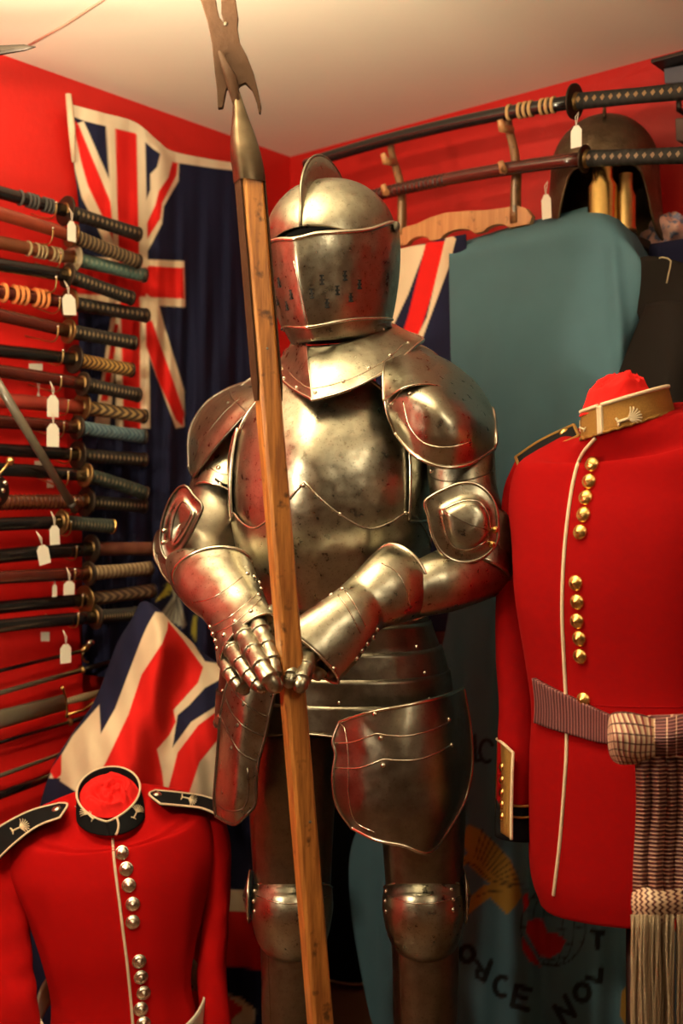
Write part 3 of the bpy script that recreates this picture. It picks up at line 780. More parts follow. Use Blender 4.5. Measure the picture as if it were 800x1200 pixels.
# rapiers and sabres below
def thinsword(lab, a, bpt, o, r0, r1, mat, hilt=None, name='rapier'):
    A = LW(a[0], a[1], o); B = LW(bpt[0], bpt[1], o); D = (B-A).normalized()
    t = root(name, lab, 'sword', B, None)
    b = MB(); b.tube([A-D*.35, A, B], [r1*.7, r1, r0], n=8, ref=(0, 0, 1), rb=[r1*.3, r1*.35, r0*.35]); b.build('blade', mat, t)
    U = LN3.cross(D).normalized(); U = U if U.z > 0 else -U
    if hilt == 'knob':
        b = MB(); b.tube([B, B+D*.012+U*.004, B+D*.022+U*.010], [.003, .009, .005], n=10); b.build('ferrule', BRASSOLD, t)
        b = MB(); b.lathe([(0, -.010), (.007, -.007), (.0095, 0), (.007, .007), (0, .010)], B+D*.028+U*.014, D, 14); b.build('pommel', SILVER, t)
        b = MB(); b.tube([B+D*.01, B-U*.012+D*.002, B-U*.026+D*.008, B-U*.03+D*.018], .0025, n=6); b.build('knuckle_bow', BRASSOLD, t)
    if hilt == 'cross':
        b = MB(); b.tube([B-D*.016, B-D*.001], .012, n=14, ref=U, rb=.006); b.build('locket', GOLD, t)
        b = MB(); b.tube([B+U*.036-D*.004, B+U*.03, B+D*.005, B-U*.028+D*.006, B-U*.036+D*.004], [.006, .0035, .0045, .0035, .006], n=10); b.build('crossguard', GOLD, t)
        b = MB(); b.tube([B+D*.004, B+D*.05, B+D*.10], [.0075, .0095, .008], n=12, rb=[.006, .0075, .007]); b.build('grip', gTn2, t)
        b = MB(); b.lathe([(0, -.01), (.008, -.006), (.011, 0), (.008, .006), (0, .010)], B+D*.11, D, 14); b.build('pommel', GOLD, t)
        b = MB(); b.tube([B-U*.03+D*.004, B-U*.03+D*.05, B-U*.012+D*.10, B+D*.108], .003, n=8); b.build('knuckle_bow', GOLD, t)
    if hilt == 'plain':
        b = MB(); b.tube([B, B+D*.03, B+D*.12], [.005, .006, .005], n=10); b.build('grip', BLACKIRON, t)
        b = MB(); b.lathe([(0, -.003), (.009, -.002), (.009, .002), (0, .003)], B, D, 14); b.build('guard', BRASSOLD, t)
    return t
thinsword('thin black rapier with silver ball pommel below the katanas', (0, 786), (95, 763), .06, .0045, .0045, LB, 'knob')
thinsword('slim grey rapier with short grip just above the brass-hilted sword', (0, 812), (96, 785), .06, .006, .006, LG, 'plain')
thinsword('broad grey scabbard sword with gilt crossguard and knuckle bow', (0, 843), (75, 823), .07, .019, .021, LG, 'cross', 'sabre')
thinsword('narrow black blade directly below the gilt-hilted sword', (0, 870), (82, 846), .05, .004, .004, LB, 'plain')
thinsword('slim dark blade near the bottom of the red board', (0, 909), (75, 882), .05, .0045, .005, LG, 'plain')
thinsword('thick black scabbard lowest on the red board above the epaulette', (0, 932), (70, 906), .06, .009, .010, LB, 'plain')
# diagonal rod across the swords
A = LW(-14, 430, .17); B = LW(88, 598, .15)
t = root('slim_scabbard', 'slim dark rod leaning diagonally across the sword rack at far left', 'scabbard', B)
b = MB(); b.tube([A, B], [.010, .009], n=10); b.build('tube', LG, t)
b = MB(); b.tube([B-(B-A).normalized()*.02, B+(B-A).normalized()*.006], [.0105, .006], n=10); b.build('tip', BLACKIRON, t)
# sword hilt at the left edge
t = root('basket_hilt', 'steel sword hilt with studs and ball, cut by the left edge at mid height', 'hilt', LW(2, 570, .18))
b = MB(); b.tube([LW(-6, 562, .18), LW(4, 550, .18), LW(12, 540, .18)], [.003, .003, .004], n=8); b.build('quillon', BRASSOLD, t)
b = MB(); c_ = LW(12, 540, .18); b.lathe([(0, -.009), (.007, -.005), (.0095, 0), (.007, .005), (0, .009)], c_, LN3, 14); b.build('ball', BRASSOLD, t)
b = MB(); b.lathe([(0, .010), (.02, .008), (.034, 0), (.034, -.003), (0, -.003)], LW(-6, 575, .18), LN3, 24); sh_ = b.build('shell', BLACKIRON, t)
for x, y in ((6, 566), (3, 575), (-2, 585), (-2, 558)): stud(sh_, LW(x, y, .186), LN3, .006, SILVER, 'stud')
# dagger tip at top left
t = root('dagger', 'dark steel blade tip entering the picture at the top left corner', 'dagger', P(-80, 62, 1.95))
b = MB(); b.tube([P(-160, 62, 1.98), P(0, 59, 1.95), P(28, 56, 1.95), P(42, 55, 1.95)], [.009, .009, .006, .0008], n=8, ref=(0, 0, 1), rb=[.003, .003, .002, .0006]); b.build('blade', BLACKIRON, t)
b = MB(); b.tube([P(-160, 62, 1.98), P(-260, 64, 2.0)], .011, n=10); b.build('grip', LBN, t)

# ------------- right wall: two swords on a wooden stand
RN3 = Vector((RN[0], RN[1], 0))
st = root('sword_stand', 'pale wooden two-tier sword stand on top of the cabinet', 'sword stand', RW(545, 278, .30))
def standpoly(name, pts, o, t, mat=PALEWOOD):
    b = MB(); f = [RW(x, y, o) for x, y in pts]; n = RN3*-t; m = len(pts); bk = [p+n for p in f]
    b.add(f+bk, [tuple(range(m))[::-1], tuple(range(m, 2*m))]+[(i, (i+1) % m, (i+1) % m+m, i+m) for i in range(m)])
    return b.build(name, mat, st, smooth=False, bevel=.0015)
top = [(466, 270), (474, 266), (488, 262), (505, 254), (522, 249), (545, 247), (568, 246), (592, 243), (604, 240), (616, 244), (623, 253), (620, 263)]
def arch(x0, y0, x1, y1, h, n=7):
    return [(x0+(x1-x0)*k/n, y0+(y1-y0)*k/n-h*math.sin(PI*k/n)**.6) for k in range(n+1)]
low = arch(596, 267, 566, 271.5, 6)+arch(556, 273.5, 515, 280, 8)+arch(504, 282, 476, 286.5, 7)+[(466, 289)]
standpoly('end_board', top+low, .285, .016)
b = MB(); obr = [RW(464, 291, .318), RW(622, 265, .318)]
D_ = (obr[1]-obr[0]).normalized(); mid = (obr[0]+obr[1])/2-RN3*.04
b.box((mid.x, mid.y, ZT+.007), (obr[1]-obr[0]).length, .08, .009, D_, RN3, D_.cross(RN3)); b.build('base_board', PALEWOOD, st, smooth=False, bevel=.002)
b = MB()
for i in range(2):
    pass
def upright(pts, wd_):
    b = MB(); q = cr(pts, 16); b.tube([RW(x, y, .277) for x, y in q], [wd_*s for s in np.linspace(.8, 1.15, 16)], n=10, ref=RN3, rb=[wd_*.75*s for s in np.linspace(.8, 1.15, 16)], e=.7)
    return b.build('upright', wood('brown_stand_wood', (.30, .15, .06), (.20, .09, .035), 4), st)
upright([(457, 163), (459, 180), (465, 200), (470, 222), (471, 250), (470, 276)], .011)
upright([(594, 128), (596, 150), (602, 175), (605, 200), (604, 225), (604, 262)], .012)
for (x, y) in ((462, 190), (462, 226), (598, 152), (599, 200)):
    b = MB(); p0 = RW(x, y, .285); b.tube([p0, p0+RN3*.035+Vector((0, 0, -.006)), p0+RN3*.044+Vector((0, 0, .010))], [.010, .009, .006], n=8, e=.8)
    b.build('cradle_arm', PALEWOOD, st)
o = .305
G = RW(673, 119, o); katana('black lacquer sword with tan cord, upper of the two on the wooden stand', G, RW(800, 107, o)-G, .27, .74, RN3, LB, gripmat((.012, .010, .008), (.26, .15, .06), 'dots', 15), TSU, 'long swords on the wooden stand', Sdir=RW(365, 191, o)-G, cord=CORDT, sbend=.014, gr=.036, cord_at=(.055, .20))
G = RW(685, 186, o); katana('dark brown sword with ribbed scabbard, lower of the two on the wooden stand', G, RW(800, 182, o)-G, .26, .66, RN3, LDR, gripmat((.012, .010, .008), (.24, .15, .09), 'dots', 15), TSU, 'long swords on the wooden stand', Sdir=RW(440, 232, o)-G, sbend=.012, gr=.028, ribs=(.52, .96, 24, LB))
tagthing(675, 160, .345, .024, .044, 0, 'white tag at the guard of the upper sword on the stand', RW, RN3)
tagthing(640, 242, .30, .022, .052, .05, 'white tag hanging left of the open faced helmet', RW, RN3)
# helmet on shell case
hc = RW(708, 200, .15)
hm = root('open_faced_helmet', 'dark aged open faced helmet with cheek plates on top of the cabinet', 'helmet', (hc.x, hc.y, ZT))
HB = simple('dark_patinated_bronze', (.13, .085, .05), .5, .8, .5, 30, .5, .004)
fx = Vector((-hc.x, -hc.y, 0)).normalized(); sx = Vector((-fx.y, fx.x, 0)); sx = sx if sx.x > 0 else -sx
V = []; na, nz = 60, 22
for i in range(nz):
    row = []
    for j in range(na):
        th = -PI+2*PI*j/(na-1); a = abs(th)
        cut = 1/(1+math.exp((a-.85)*14)); zlo = -.165*(1-cut)+(-.022)*cut
        if a > 2.2: zlo = -.165+.03*(a-2.2)
        ztop = .115; k = i/(nz-1); z = ztop+(zlo-ztop)*k**1.0
        q = max(0, 1-max(z+.0, 0)**2/ztop**2)**.5 if z > 0 else 1+.10*(-z/.165)
        row.append(hc+Vector((0, 0, .0))+fx*(math.cos(th)*.128*q)+sx*(math.sin(th)*.113*q)+Vector((0, 0, z)))
    V.append(row)
b = MB(); b.grid(np.array([[tuple(p) for p in r] for r in V]), face_cam=False); dd = b.build('bowl', HB, hm, solid=.003, off=0)
rimtube(hm, [p for p in V[-1]][:-1], .0035, HB, True, 'rim')
b = MB(); b.lathe([(0, -.012), (.010, -.009), (.013, 0), (.009, .012), (0, .014)], hc+sx*.125+fx*.02+Vector((0, 0, -.135)), n=14); b.build('cheek_knob', HB, hm)
b = MB(); b.tube([hc+fx*.10+Vector((0, 0, .085)), hc+fx*.03+Vector((0, 0, .123)), hc-fx*.06+Vector((0, 0, .11))], [.004, .008, .004], n=8, rb=.004); b.build('crest_ridge', HB, hm)
for x, d, r, h, m_, lab in ((706, .27, .030, .15, GOLD, 'polished brass shell case standing inside the open faced helmet'), (733, .24, .020, .12, BRASSOLD, 'darker brass shell case standing behind the polished one')):
    c = RW(x, 200, d); t = root('shell_case', lab, 'shell case', (c.x, c.y, ZT), 'brass shell cases on the cabinet')
    b = MB(); b.lathe([(0, ZT), (r*1.08, ZT), (r*1.08, ZT+.008), (r, ZT+.012), (r, ZT+h*.62), (r*.72, ZT+h*.72), (r*.70, ZT+h), (r*.62, ZT+h), (r*.62, ZT+h*.5), (0, ZT+h*.5)], (c.x, c.y, 0), n=32)
    b.build('casing', m_, t)
# pale bundle
random.seed(3)
c = RW(784, 262, .10); b = MB(); V = []
for i in range(20):
    row = []
    for j in range(36):
        a = 2*PI*j/36; el = -PI/2+PI*i/19
        r = 1+.16*math.sin(3*a+4*el)+.10*math.sin(7*a-3*el)+.06*math.sin(11*a+9*el)
        row.append((c.x+.050*r*math.cos(a)*math.cos(el), c.y+.045*r*math.sin(a)*math.cos(el), ZL+.042+.036*r*math.sin(el)))
    V.append(row)
b.grid(np.array(V), closed=True)
m, nt, bs = base('pale_floral_cotton'); bs.inputs['Roughness'].default_value = .9
k = ramp(nt, noise(nt, 55, 2), .52, .6); nt.links.new(mixc(nt, k, (.72, .42, .36), (.22, .24, .38)), bs.inputs['Base Color'])
tag(b.build('cloth_bundle', m), 'pale pink and blue crumpled cloth on the cabinet at the right edge', 'cloth')
# navy cover and black coat
rows = [[tuple(RWp(l, d, z)) for l in (1.187, 1.4, 1.6, 1.80)] for d, z in ((.02, ZL+.003), (.10, ZL+.004), (.18, ZL+.004), (.198, ZL-.004), (.202, ZL-.04), (.206, ZL-.16))]
tag(net('navy_cover', rows, NAVYCLOTH, None, 24, 30, lambda a: a), 'navy cloth folded over the cabinet top at the right edge', 'cloth')
ct = root('black_coat', 'black coat hanging against the cabinet behind the right red tunic', 'coat', RW(790, 500, .4))
rows = [[(736, 306, .352), (762, 300, .37), (800, 308, .375), (850, 330, .36)], [(742, 350, .36), (775, 350, .40), (810, 350, .41), (870, 360, .36)],
        [(752, 400, .38), (785, 390, .44), (820, 390, .43), (880, 400, .38)], [(728, 440, .40), (770, 440, .47), (815, 440, .46), (880, 450, .38)],
        [(716, 520, .40), (765, 520, .49), (815, 520, .48), (880, 520, .38)], [(720, 700, .40), (765, 700, .48), (820, 700, .48), (880, 700, .38)]]
cbody = net('body', rows, BLACKCOAT, ct, 40, 40, RWA, wob=lambda V, A: V)
surfline(cbody, [(768, 298), (780, 299), (786, 306), (783, 322), (781, 332)], .0018, simple('khaki_cord', (.35, .28, .17), .8), 'cord')
rows = [[(757, 356, .40), (790, 352, .46), (850, 360, .42)], [(735, 410, .42), (790, 400, .50), (860, 400, .42)], [(716, 470, .42), (780, 470, .52), (860, 480, .42)], [(712, 560, .42), (780, 560, .52), (860, 560, .42)]]
net('sleeve', rows, BLACKCOAT, ct, 24, 30, RWA)
# wall fittings at right edge
for pts, nm, cat, lab, mt in (([(777, 80), (810, 74), (810, 96), (778, 98)], 'junction_box', 'box', 'small blue-grey box high on the right wall at the picture edge', simple('blue_grey_plastic', (.10, .10, .13), .5)),
                         ([(790, 138), (815, 136), (815, 166), (791, 165)], 'wooden_bracket', 'bracket', 'dark wooden bracket on the right wall beside the sword grips', simple('dark_bracket_wood', (.10, .05, .035), .6))):
    b = MB(); f = [RW(x, y, .09) for x, y in pts]; bk = [RW(x, y, .09)-RN3*.088 for x, y in pts]
    b.add(f+bk, [(3, 2, 1, 0), (4, 5, 6, 7)]+[(i, (i+1) % 4, (i+1) % 4+4, i+4) for i in range(4)])
    if nm == 'junction_box':
        t = root(nm, lab, cat, f[0]); b.build('case', mt, t, smooth=False, bevel=.003)
        c_ = (f[0]+f[1]+f[2]+f[3])/4; b = MB(); b.box((c_.x, c_.y, f[0].z+.004), .08, .09, .008, (RD[0], RD[1], 0), RN3, (0, 0, 1)); b.build('lid', BLACKIRON, t, smooth=False, bevel=.001)
    else:
        t = root(nm, lab, cat, f[0]); b.build('block', mt, t, smooth=False, bevel=.004)
        b = MB(); p0 = RW(795, 128, .08); b.tube([p0-RN3*.07, p0, p0+Vector((0, 0, .02))], .006, n=8); b.build('hook', BLACKIRON, t)

# ---------------------------------------------------------------- suit of armour
SU = root('suit_of_armour', 'full steel suit of armour standing with both gauntlets on a halberd', 'suit of armour', (0, 2.0, 0))
sa = math.radians(14); SS = Vector((math.cos(sa), -math.sin(sa), 0)); SF = Vector((-math.sin(sa), -math.cos(sa), 0))
T0 = Vector((-.012, 2.03, 0))
BZ = [.76, .90, .98, 1.03, 1.08, 1.15, 1.22, 1.29, 1.35, 1.40, 1.44]
BW = [.205, .195, .170, .158, .163, .175, .181, .178, .167, .135, .105]
BD = [.15, .145, .135, .138, .155, .178, .186, .176, .150, .120, .100]
def interp(z, X, Yv): return float(np.interp(z, X, Yv))
BWs = cr(np.array([BZ, BW, BD]).T, 80)
def body(th, z, off=0.0, keel=.010):
    w_ = np.interp(z, BWs[:, 0], BWs[:, 1])+off; d_ = np.interp(z, BWs[:, 0], BWs[:, 2])+off
    c, s = math.cos(th), math.sin(th)
    d2 = d_ if c > 0 else d_*.72
    x = w_*math.copysign(abs(s)**.92, s); y = d2*math.copysign(abs(c)**.92, c)+keel*math.exp(-(th/.22)**2)
    p = T0+SS*x+SF*y; return Vector((p.x, p.y, z))
def patch(name, th0, th1, zlo, zhi, off, mat, parent=SU, nu=60, nv=30, solid=.0022, rim=0, keel=.010, loc_off=None):
    V = np.zeros((nv, nu, 3))
    for j in range(nu):
        th = th0+(th1-th0)*j/(nu-1); a, b_ = (zlo(th) if callable(zlo) else zlo), (zhi(th) if callable(zhi) else zhi)
        for i in range(nv):
            z = a+(b_-a)*i/(nv-1); o_ = off+(loc_off(th, i/(nv-1)) if loc_off else 0)
            V[i, j] = body(th, z, o_, keel)
    b = MB(); b.grid(V, face_cam=False)
    # orient outward
    v = np.array(b.v); f0 = b.f[len(b.f)//2]; n = np.cross(v[f0[1]]-v[f0[0]], v[f0[2]]-v[f0[0]]); c = v[list(f0)].mean(0)-np.array([T0.x, T0.y, v[list(f0)].mean(0)[2]])
    if n@c < 0: b.f = [g[::-1] for g in b.f]
    o = b.build(name, mat, parent, solid=solid)
    if rim: rimtube(o, [tuple(p) for p in V[0]]+[tuple(p) for p in V[:, -1]]+[tuple(p) for p in V[-1, ::-1]]+[tuple(p) for p in V[::-1, 0]], rim, STEELB, True)
    return o
def sg(x): return 1/(1+math.exp(-x))
def bp_top(th):
    a = abs(th); return 1.435-.15*sg((a-1.02)*9)-.02*a
bp = patch('breastplate', -1.55, 1.55, 1.045, bp_top, .004, STEEL, nu=90, nv=50, rim=.0035)
bpk = patch('backplate', 1.50, 2*PI-1.50, 1.02, lambda th: 1.43-.15*sg((1.0-abs(th-PI))*-9) if False else 1.40, .002, STEELD, nu=60, nv=30)
def pk_top(th):
    a = abs(th)
    k = 1.232-.30*a if a < .42 else 1.106+.035*((a-.42)/.3)**2 if a < .9 else 1.196+.0*(a-.9)
    return max(min(k, 1.235), 1.0)
PKX = [0, .10, .22, .36, .50, .62, .78, .95, 1.15, 1.55]; PKZ = [1.236, 1.212, 1.190, 1.172, 1.160, 1.160, 1.170, 1.184, 1.170, 1.12]
PKs = cr(np.array([PKX, PKZ]).T, 60)
pk = patch('plackart', -1.55, 1.55, 1.015, lambda th: float(np.interp(abs(th), PKs[:, 0], PKs[:, 1])), .0085, STEEL, nu=100, nv=34)
edge = [tuple(body(-1.5+3.0*k/90, float(np.interp(abs(-1.5+3.0*k/90), PKs[:, 0], PKs[:, 1])), .0095)) for k in range(91)]
b = MB(); b.tube(edge, .0018, n=6); b.build('raised_edge', STEELB, pk)
rivets(pk, [(352, 568), (408, 592), (330, 700), (480, 596)], STEELB, .004)
for s_ in (-1, 1):
    gs = patch('gusset', .98*s_, 1.5*s_, 1.17, lambda th: 1.355-.12*sg((abs(th)-1.15)*9), .0105, STEEL, nu=24, nv=24, rim=.003)
# fauld lames
for i in range(5):
    z1 = 1.035-.044*i; z0 = z1-.058
    ex = .008*i
    lo = (lambda th, z0=z0, i=i: z0+(.012*math.exp(-(th/.35)**2) if i == 4 else 0)-.004*abs(math.sin(th*2)))
    fl = patch('fauld_lame', -1.7, 1.7, lo, z1, .006+.0035*i, STEELD, nu=70, nv=8, keel=.004)
    ed = [tuple(body(-1.6+3.2*k/60, lo(-1.6+3.2*k/60), .0075+.0035*i, .004)) for k in range(61)]
    b = MB(); b.tube(ed, .0016, n=6); b.build('raised_edge', STEELB, fl)
    for th in (-1.0, .2, 1.05):
        p = body(th, z0+.02, .006+.0035*i, .004); n = (p-Vector((T0.x, T0.y, p.z))).normalized(); stud(fl, p, n, .0038, STEELB)
cl = patch('culet', 1.6, 2*PI-1.6, .80, 1.03, .006, STEELD, nu=40, nv=10)
# waist strap
# black body form added to darken the gaps between the plates
b = MB(); V = [[tuple(body(2*PI*j/40, z, -.02)) for j in range(40)] for z in np.linspace(.80, 1.40, 16)]
b.grid(np.array(V), closed=True); b.build('dark_inner_form', DARK, SU)
# gorget
g_rows = [[(350, 392, 2.05), (343, 396, 2.00), (349, 400, 1.945), (358, 404, 1.912), (364, 405, 1.908), (398, 402, 1.895), (432, 393, 1.915), (454, 383, 1.965), (456, 376, 2.03), (430, 372, 2.12), (395, 374, 2.16), (366, 383, 2.12)],
          [(342, 408, 2.05), (334, 416, 1.99), (344, 428, 1.925), (360, 436, 1.872), (367, 437, 1.866), (402, 430, 1.86), (441, 414, 1.885), (469, 396, 1.95), (474, 386, 2.04), (440, 378, 2.14), (395, 380, 2.18), (356, 395, 2.14)],
          [(332, 418, 2.06), (322, 432, 1.99), (338, 452, 1.91), (362, 466, 1.848), (371, 468, 1.840), (410, 456, 1.84), (452, 434, 1.865), (486, 406, 1.94), (494, 396, 2.05), (456, 386, 2.17), (395, 390, 2.22), (340, 408, 2.16)]]
gg = net('gorget', g_rows, STEEL, SU, 88, 24, closed=True, rim=.003, rim_mat=STEELB)
surfline(gg, [(338, 436), (350, 447), (367, 455), (410, 444), (450, 423), (474, 402)], .0011, STEELB, 'raised_line')
rivets(gg, [(329, 432), (332, 443), (347, 454), (369, 460), (402, 447), (432, 431), (457, 416), (478, 402), (449, 386)], STEELB, .0036)
b = MB(); b.tube([P(372, 395, 2.02), P(376, 440, 2.02)], [.085, .12], n=24); 
# neck lames
nk = limb('neck_lame', [(340, 378, 1.99, 455, 366, 1.99, .95), (342, 388, 1.99, 457, 376, 1.99, .97), (344, 400, 1.99, 460, 386, 1.99, 1.0)], STEELD, SU, 10, 40, rim0=.003, rim_mat=STEELD)

# helmet
HC = P(388, 283, 1.975); yaw = math.radians(22); rol = math.radians(-4)
HFv = Vector((-math.sin(yaw), -math.cos(yaw), -.10)).normalized(); HSv = Vector((math.cos(yaw), -math.sin(yaw), .045)).normalized(); HSv = (HSv-HFv*HSv.dot(HFv)).normalized(); HUv = HSv.cross(HFv); HUv = HUv if HUv.z > 0 else -HUv
def H(th, z, r=None, keel=0, off=0):
    wv = np.interp(z, HZ, HW)+off; dv = np.interp(z, HZ, HD)+off
    c, s = math.cos(th), math.sin(th)
    kk = keel*max(0, 1-abs(th)/.95)
    return HC+HSv*(wv*s)+HFv*((dv if c > 0 else dv*1.02)*c+kk)+HUv*z
_t = cr(np.array([[-.180, .078, .084], [-.165, .086, .092], [-.13, .098, .105], [-.08, .110, .115], [-.04, .1155, .121], [0, .117, .124], [.03, .112, .120], [.06, .098, .106], [.085, .074, .082], [.098, .052, .058], [.104, .032, .036], [.107, .012, .014], [.1075, .001, .001]]), 120)
HZ, HW, HD = _t[:, 0], _t[:, 1], _t[:, 2]
def hpatch(name, th0, th1, zlo, zhi, mat, keel=0, off=0, nu=80, nv=30, kz=None, rim=None, ptw=1.0, parent=SU, solid=.0022):
    V = np.zeros((nv, nu, 3))
    for j in range(nu):
        th = th0+(th1-th0)*j/(nu-1); a, b_ = (zlo(th) if callable(zlo) else zlo), (zhi(th) if callable(zhi) else zhi)
        for i in range(nv):
            k = i/(nv-1); z = a+(b_-a)*(1-(1-k)**ptw)
            V[i, j] = H(th, z, keel=(kz(z) if kz else keel), off=off)
    b = MB(); b.grid(V, face_cam=False)
    v = np.array(b.v); f0 = b.f[(nv//2)*(nu-1)+nu//2]; n = np.cross(v[f0[1]]-v[f0[0]], v[f0[2]]-v[f0[0]]); c = v[list(f0)].mean(0)-np.array(HC)
    if n@c < 0: b.f = [g[::-1] for g in b.f]
    o = b.build(name, mat, parent, solid=solid); return o, V
hl = root
helm, V = hpatch('helmet_skull', -PI, PI, lambda th: (-.010+.019*max(0, math.cos(min(abs(th+.02)/.78, 1)*PI/2))**.9 if abs(th) < .78 else (-.012 if abs(th) < 1.5 else -.012-.135*sg((abs(th)-1.75)*9))), .1074, STEEL, nu=110, nv=46, ptw=1.7, kz=lambda z: .010*max(0, 1-z/.09))
def vt(th):
    a = abs(th); return -.0085+.026*sg((a-1.15)*6)-.006*math.exp(-(th/.2)**2)
vis, V = hpatch('visor', -1.72, 1.72, lambda th: -.148-.010*math.exp(-(th/.5)**2), vt, STEEL, off=.0065, nu=100, nv=36, kz=lambda z: .026+.010*sg((-z-.02)*60))
rimtube(vis, [tuple(p) for p in V[-1]], .0042, STEELB, False, 'brow_lip')
rimtube(vis, [tuple(p) for p in V[0]], .003, STEELB, False, 'lower_edge')
bev, V2 = hpatch('bevor', -1.9, 1.9, -.180, -.135, STEEL, off=.0035, nu=80, nv=10, kz=lambda z: .022)
ins, _ = hpatch('helmet_dark_shell', -PI, PI, -.12, .095, DARK, off=-.012, nu=50, nv=16, ptw=1.5, solid=0)  # black shell added so the sight slit looks dark inside
# comb
pts = []
nC = 34
def combh(k): return .034*math.sin(PI*min(1, max(0, (k-.14)/.80)))**.8
Vc = []
for i in range(nC):
    k = i/(nC-1); a = math.radians(4+150*k)
    # outline of the skull in the fore-aft plane
    zz = .1075*math.sin(min(a, PI-.35)) if a < PI/2 else .1075*math.sin(a)
    yy = .128*math.cos(a)
    p = HC+HFv*yy+HUv*(zz); d = (HFv*math.cos(a)+HUv*math.sin(a)).normalized(); h_ = .004+combh(k)
    Vc.append([p-d*.006-HSv*.0045, p+d*h_*.5-HSv*.003, p+d*h_-HSv*.0022, p+d*(h_+.002), p+d*h_+HSv*.0022, p+d*h_*.5+HSv*.003, p-d*.006+HSv*.0045])
b = MB(); b.grid(np.array([[tuple(q) for q in r] for r in Vc]), face_cam=False)
v = np.array(b.v); b.build('comb', STEEL, helm, solid=0)
rimtube(helm, [tuple(r[3]) for r in Vc], .0028, STEELD, False, 'comb_edge')
# pivots
for s_ in (-1, 1):
    p = H(s_*1.50, .008, off=.010); stud(vis, p, HSv*s_, .009, STEELD, 'pivot')
# breaths
def slotm(x, y):
    p, n = hit(vis, x, y)
    b = MB(); L = .0085; u = HUv; s_ = n.cross(u).normalized(); p = p+n*.0002
    b.box(p, .0034, .0024, L*2, s_, n, u)
    for k in (-1, 0, 1): b.box(p+u*L*.82*k, .0076, .0025, .0026, s_, n, u)
    b.build('dark_breath_slot', DARK, vis, smooth=False)  # raised black boxes painted as the darkness of pierced slots
for q in [(377, 328), (404, 323), (365, 344), (395, 340), (421, 333), (383, 355), (411, 348), (327, 331), (341, 345), (336, 358), (325, 352)]: slotm(*q)
surfline(vis, [(344, 306), (352, 340), (361, 381)], .0012, STEELB, 'keel_line', sm=True)

# pauldrons
R = [[(470, 414, 2.06), (500, 422, 2.09), (530, 438, 2.10), (560, 462, 2.09), (574, 488, 2.06)],
     [(462, 408, 1.97), (492, 410, 1.975), (527, 424, 1.97), (559, 450, 1.96), (577, 478, 1.97)],
     [(452, 422, 1.895), (486, 430, 1.865), (521, 446, 1.85), (556, 468, 1.87), (580, 492, 1.93)],
     [(449, 446, 1.85), (480, 456, 1.80), (516, 470, 1.775), (553, 490, 1.80), (581, 506, 1.88)],
     [(453, 480, 1.84), (482, 496, 1.79), (518, 510, 1.765), (553, 517, 1.785), (581, 518, 1.87)],
     [(463, 508, 1.85), (485, 533, 1.80), (516, 547, 1.785), (549, 544, 1.80), (579, 526, 1.87)]]
pr = net('pauldron', R, STEEL, SU, 50, 50, rim=.0035, rim_mat=STEELB, solid=.0025)
surfline(pr, [(451, 474), (458, 472), (464, 466), (472, 456), (490, 450), (512, 452)], .0016, STEELB, 'raised_edge')
surfline(pr, [(472, 470), (480, 500), (498, 520), (525, 524), (552, 518)], .0014, STEELB, 'embossed_line')
rivets(pr, [(476, 435), (480, 461)], STEELB, .004)
u2 = [[(468, 408, 2.02), (488, 404, 2.03), (506, 412, 2.04), (520, 424, 2.05)],
      [(456, 412, 1.93), (482, 410, 1.93), (508, 420, 1.93), (528, 434, 1.94)],
      [(449, 432, 1.86), (478, 434, 1.84), (505, 440, 1.85), (530, 450, 1.87)],
      [(449, 470, 1.83), (472, 455, 1.79), (498, 450, 1.80), (526, 456, 1.83)]]
net('shoulder_lame', u2, STEEL, SU, 30, 24, rim=.002, rim_mat=STEELB)
Lp = [[(221, 548, 2.24), (222, 506, 2.24), (238, 476, 2.23), (264, 457, 2.22), (300, 444, 2.19)],
      [(223, 553, 2.17), (228, 510, 2.15), (246, 482, 2.14), (270, 463, 2.12), (304, 450, 2.10)],
      [(225, 557, 2.12), (238, 520, 2.09), (257, 494, 2.07), (278, 474, 2.06), (306, 460, 2.05)],
      [(227, 559, 2.09), (247, 531, 2.06), (268, 507, 2.04), (288, 486, 2.03), (310, 474, 2.02)]]
pl = net('pauldron', Lp, STEEL, SU, 44, 30, rim=.003, rim_mat=STEELD, solid=.0025)
surfline(pl, [(268, 458), (272, 468), (284, 478), (290, 484)], .0015, STEELD, 'raised_edge')
surfline(pl, [(227, 540), (240, 512), (262, 484), (282, 466)], .0012, STEELD, 'embossed_line')
rivets(pl, [(267, 472)], STEELD, .004)
# shoulder plate seen behind the pole
net('shoulder_lame', [[(282, 452, 2.18), (300, 440, 2.17), (330, 432, 2.12)], [(286, 470, 2.08), (306, 456, 2.06), (336, 446, 2.04)], [(290, 492, 2.03), (312, 478, 2.01), (336, 470, 2.0)]], STEEL, SU, 20, 16, rim=.002)

# arms: right of picture
ua = limb('rerebrace', [(498, 512, 1.92, 580, 508, 1.90, .85), (500, 545, 1.91, 580, 535, 1.90, .85), (503, 575, 1.90, 582, 570, 1.88, .85), (512, 610, 1.89, 594, 612, 1.86, .9), (520, 640, 1.87, 604, 652, 1.84, .9), (518, 664, 1.85, 598, 680, 1.82, .9)], STEEL, SU, 40, 44)
surfline(ua, [(502, 556), (515, 563), (540, 564), (570, 556), (583, 548)], .0014, STEELD, 'lame_edge')
rivets(ua, [(501, 565), (505, 552)], STEELB, .0045)
va = limb('vambrace', [(570, 612, 1.86, 607, 650, 1.90, .85), (548, 624, 1.84, 594, 690, 1.88, .85), (526, 638, 1.82, 562, 706, 1.83, .88), (500, 650, 1.80, 532, 716, 1.80, .92), (474, 664, 1.785, 502, 722, 1.785, .92), (446, 682, 1.765, 470, 728, 1.765, .85)], STEEL, SU, 40, 44)
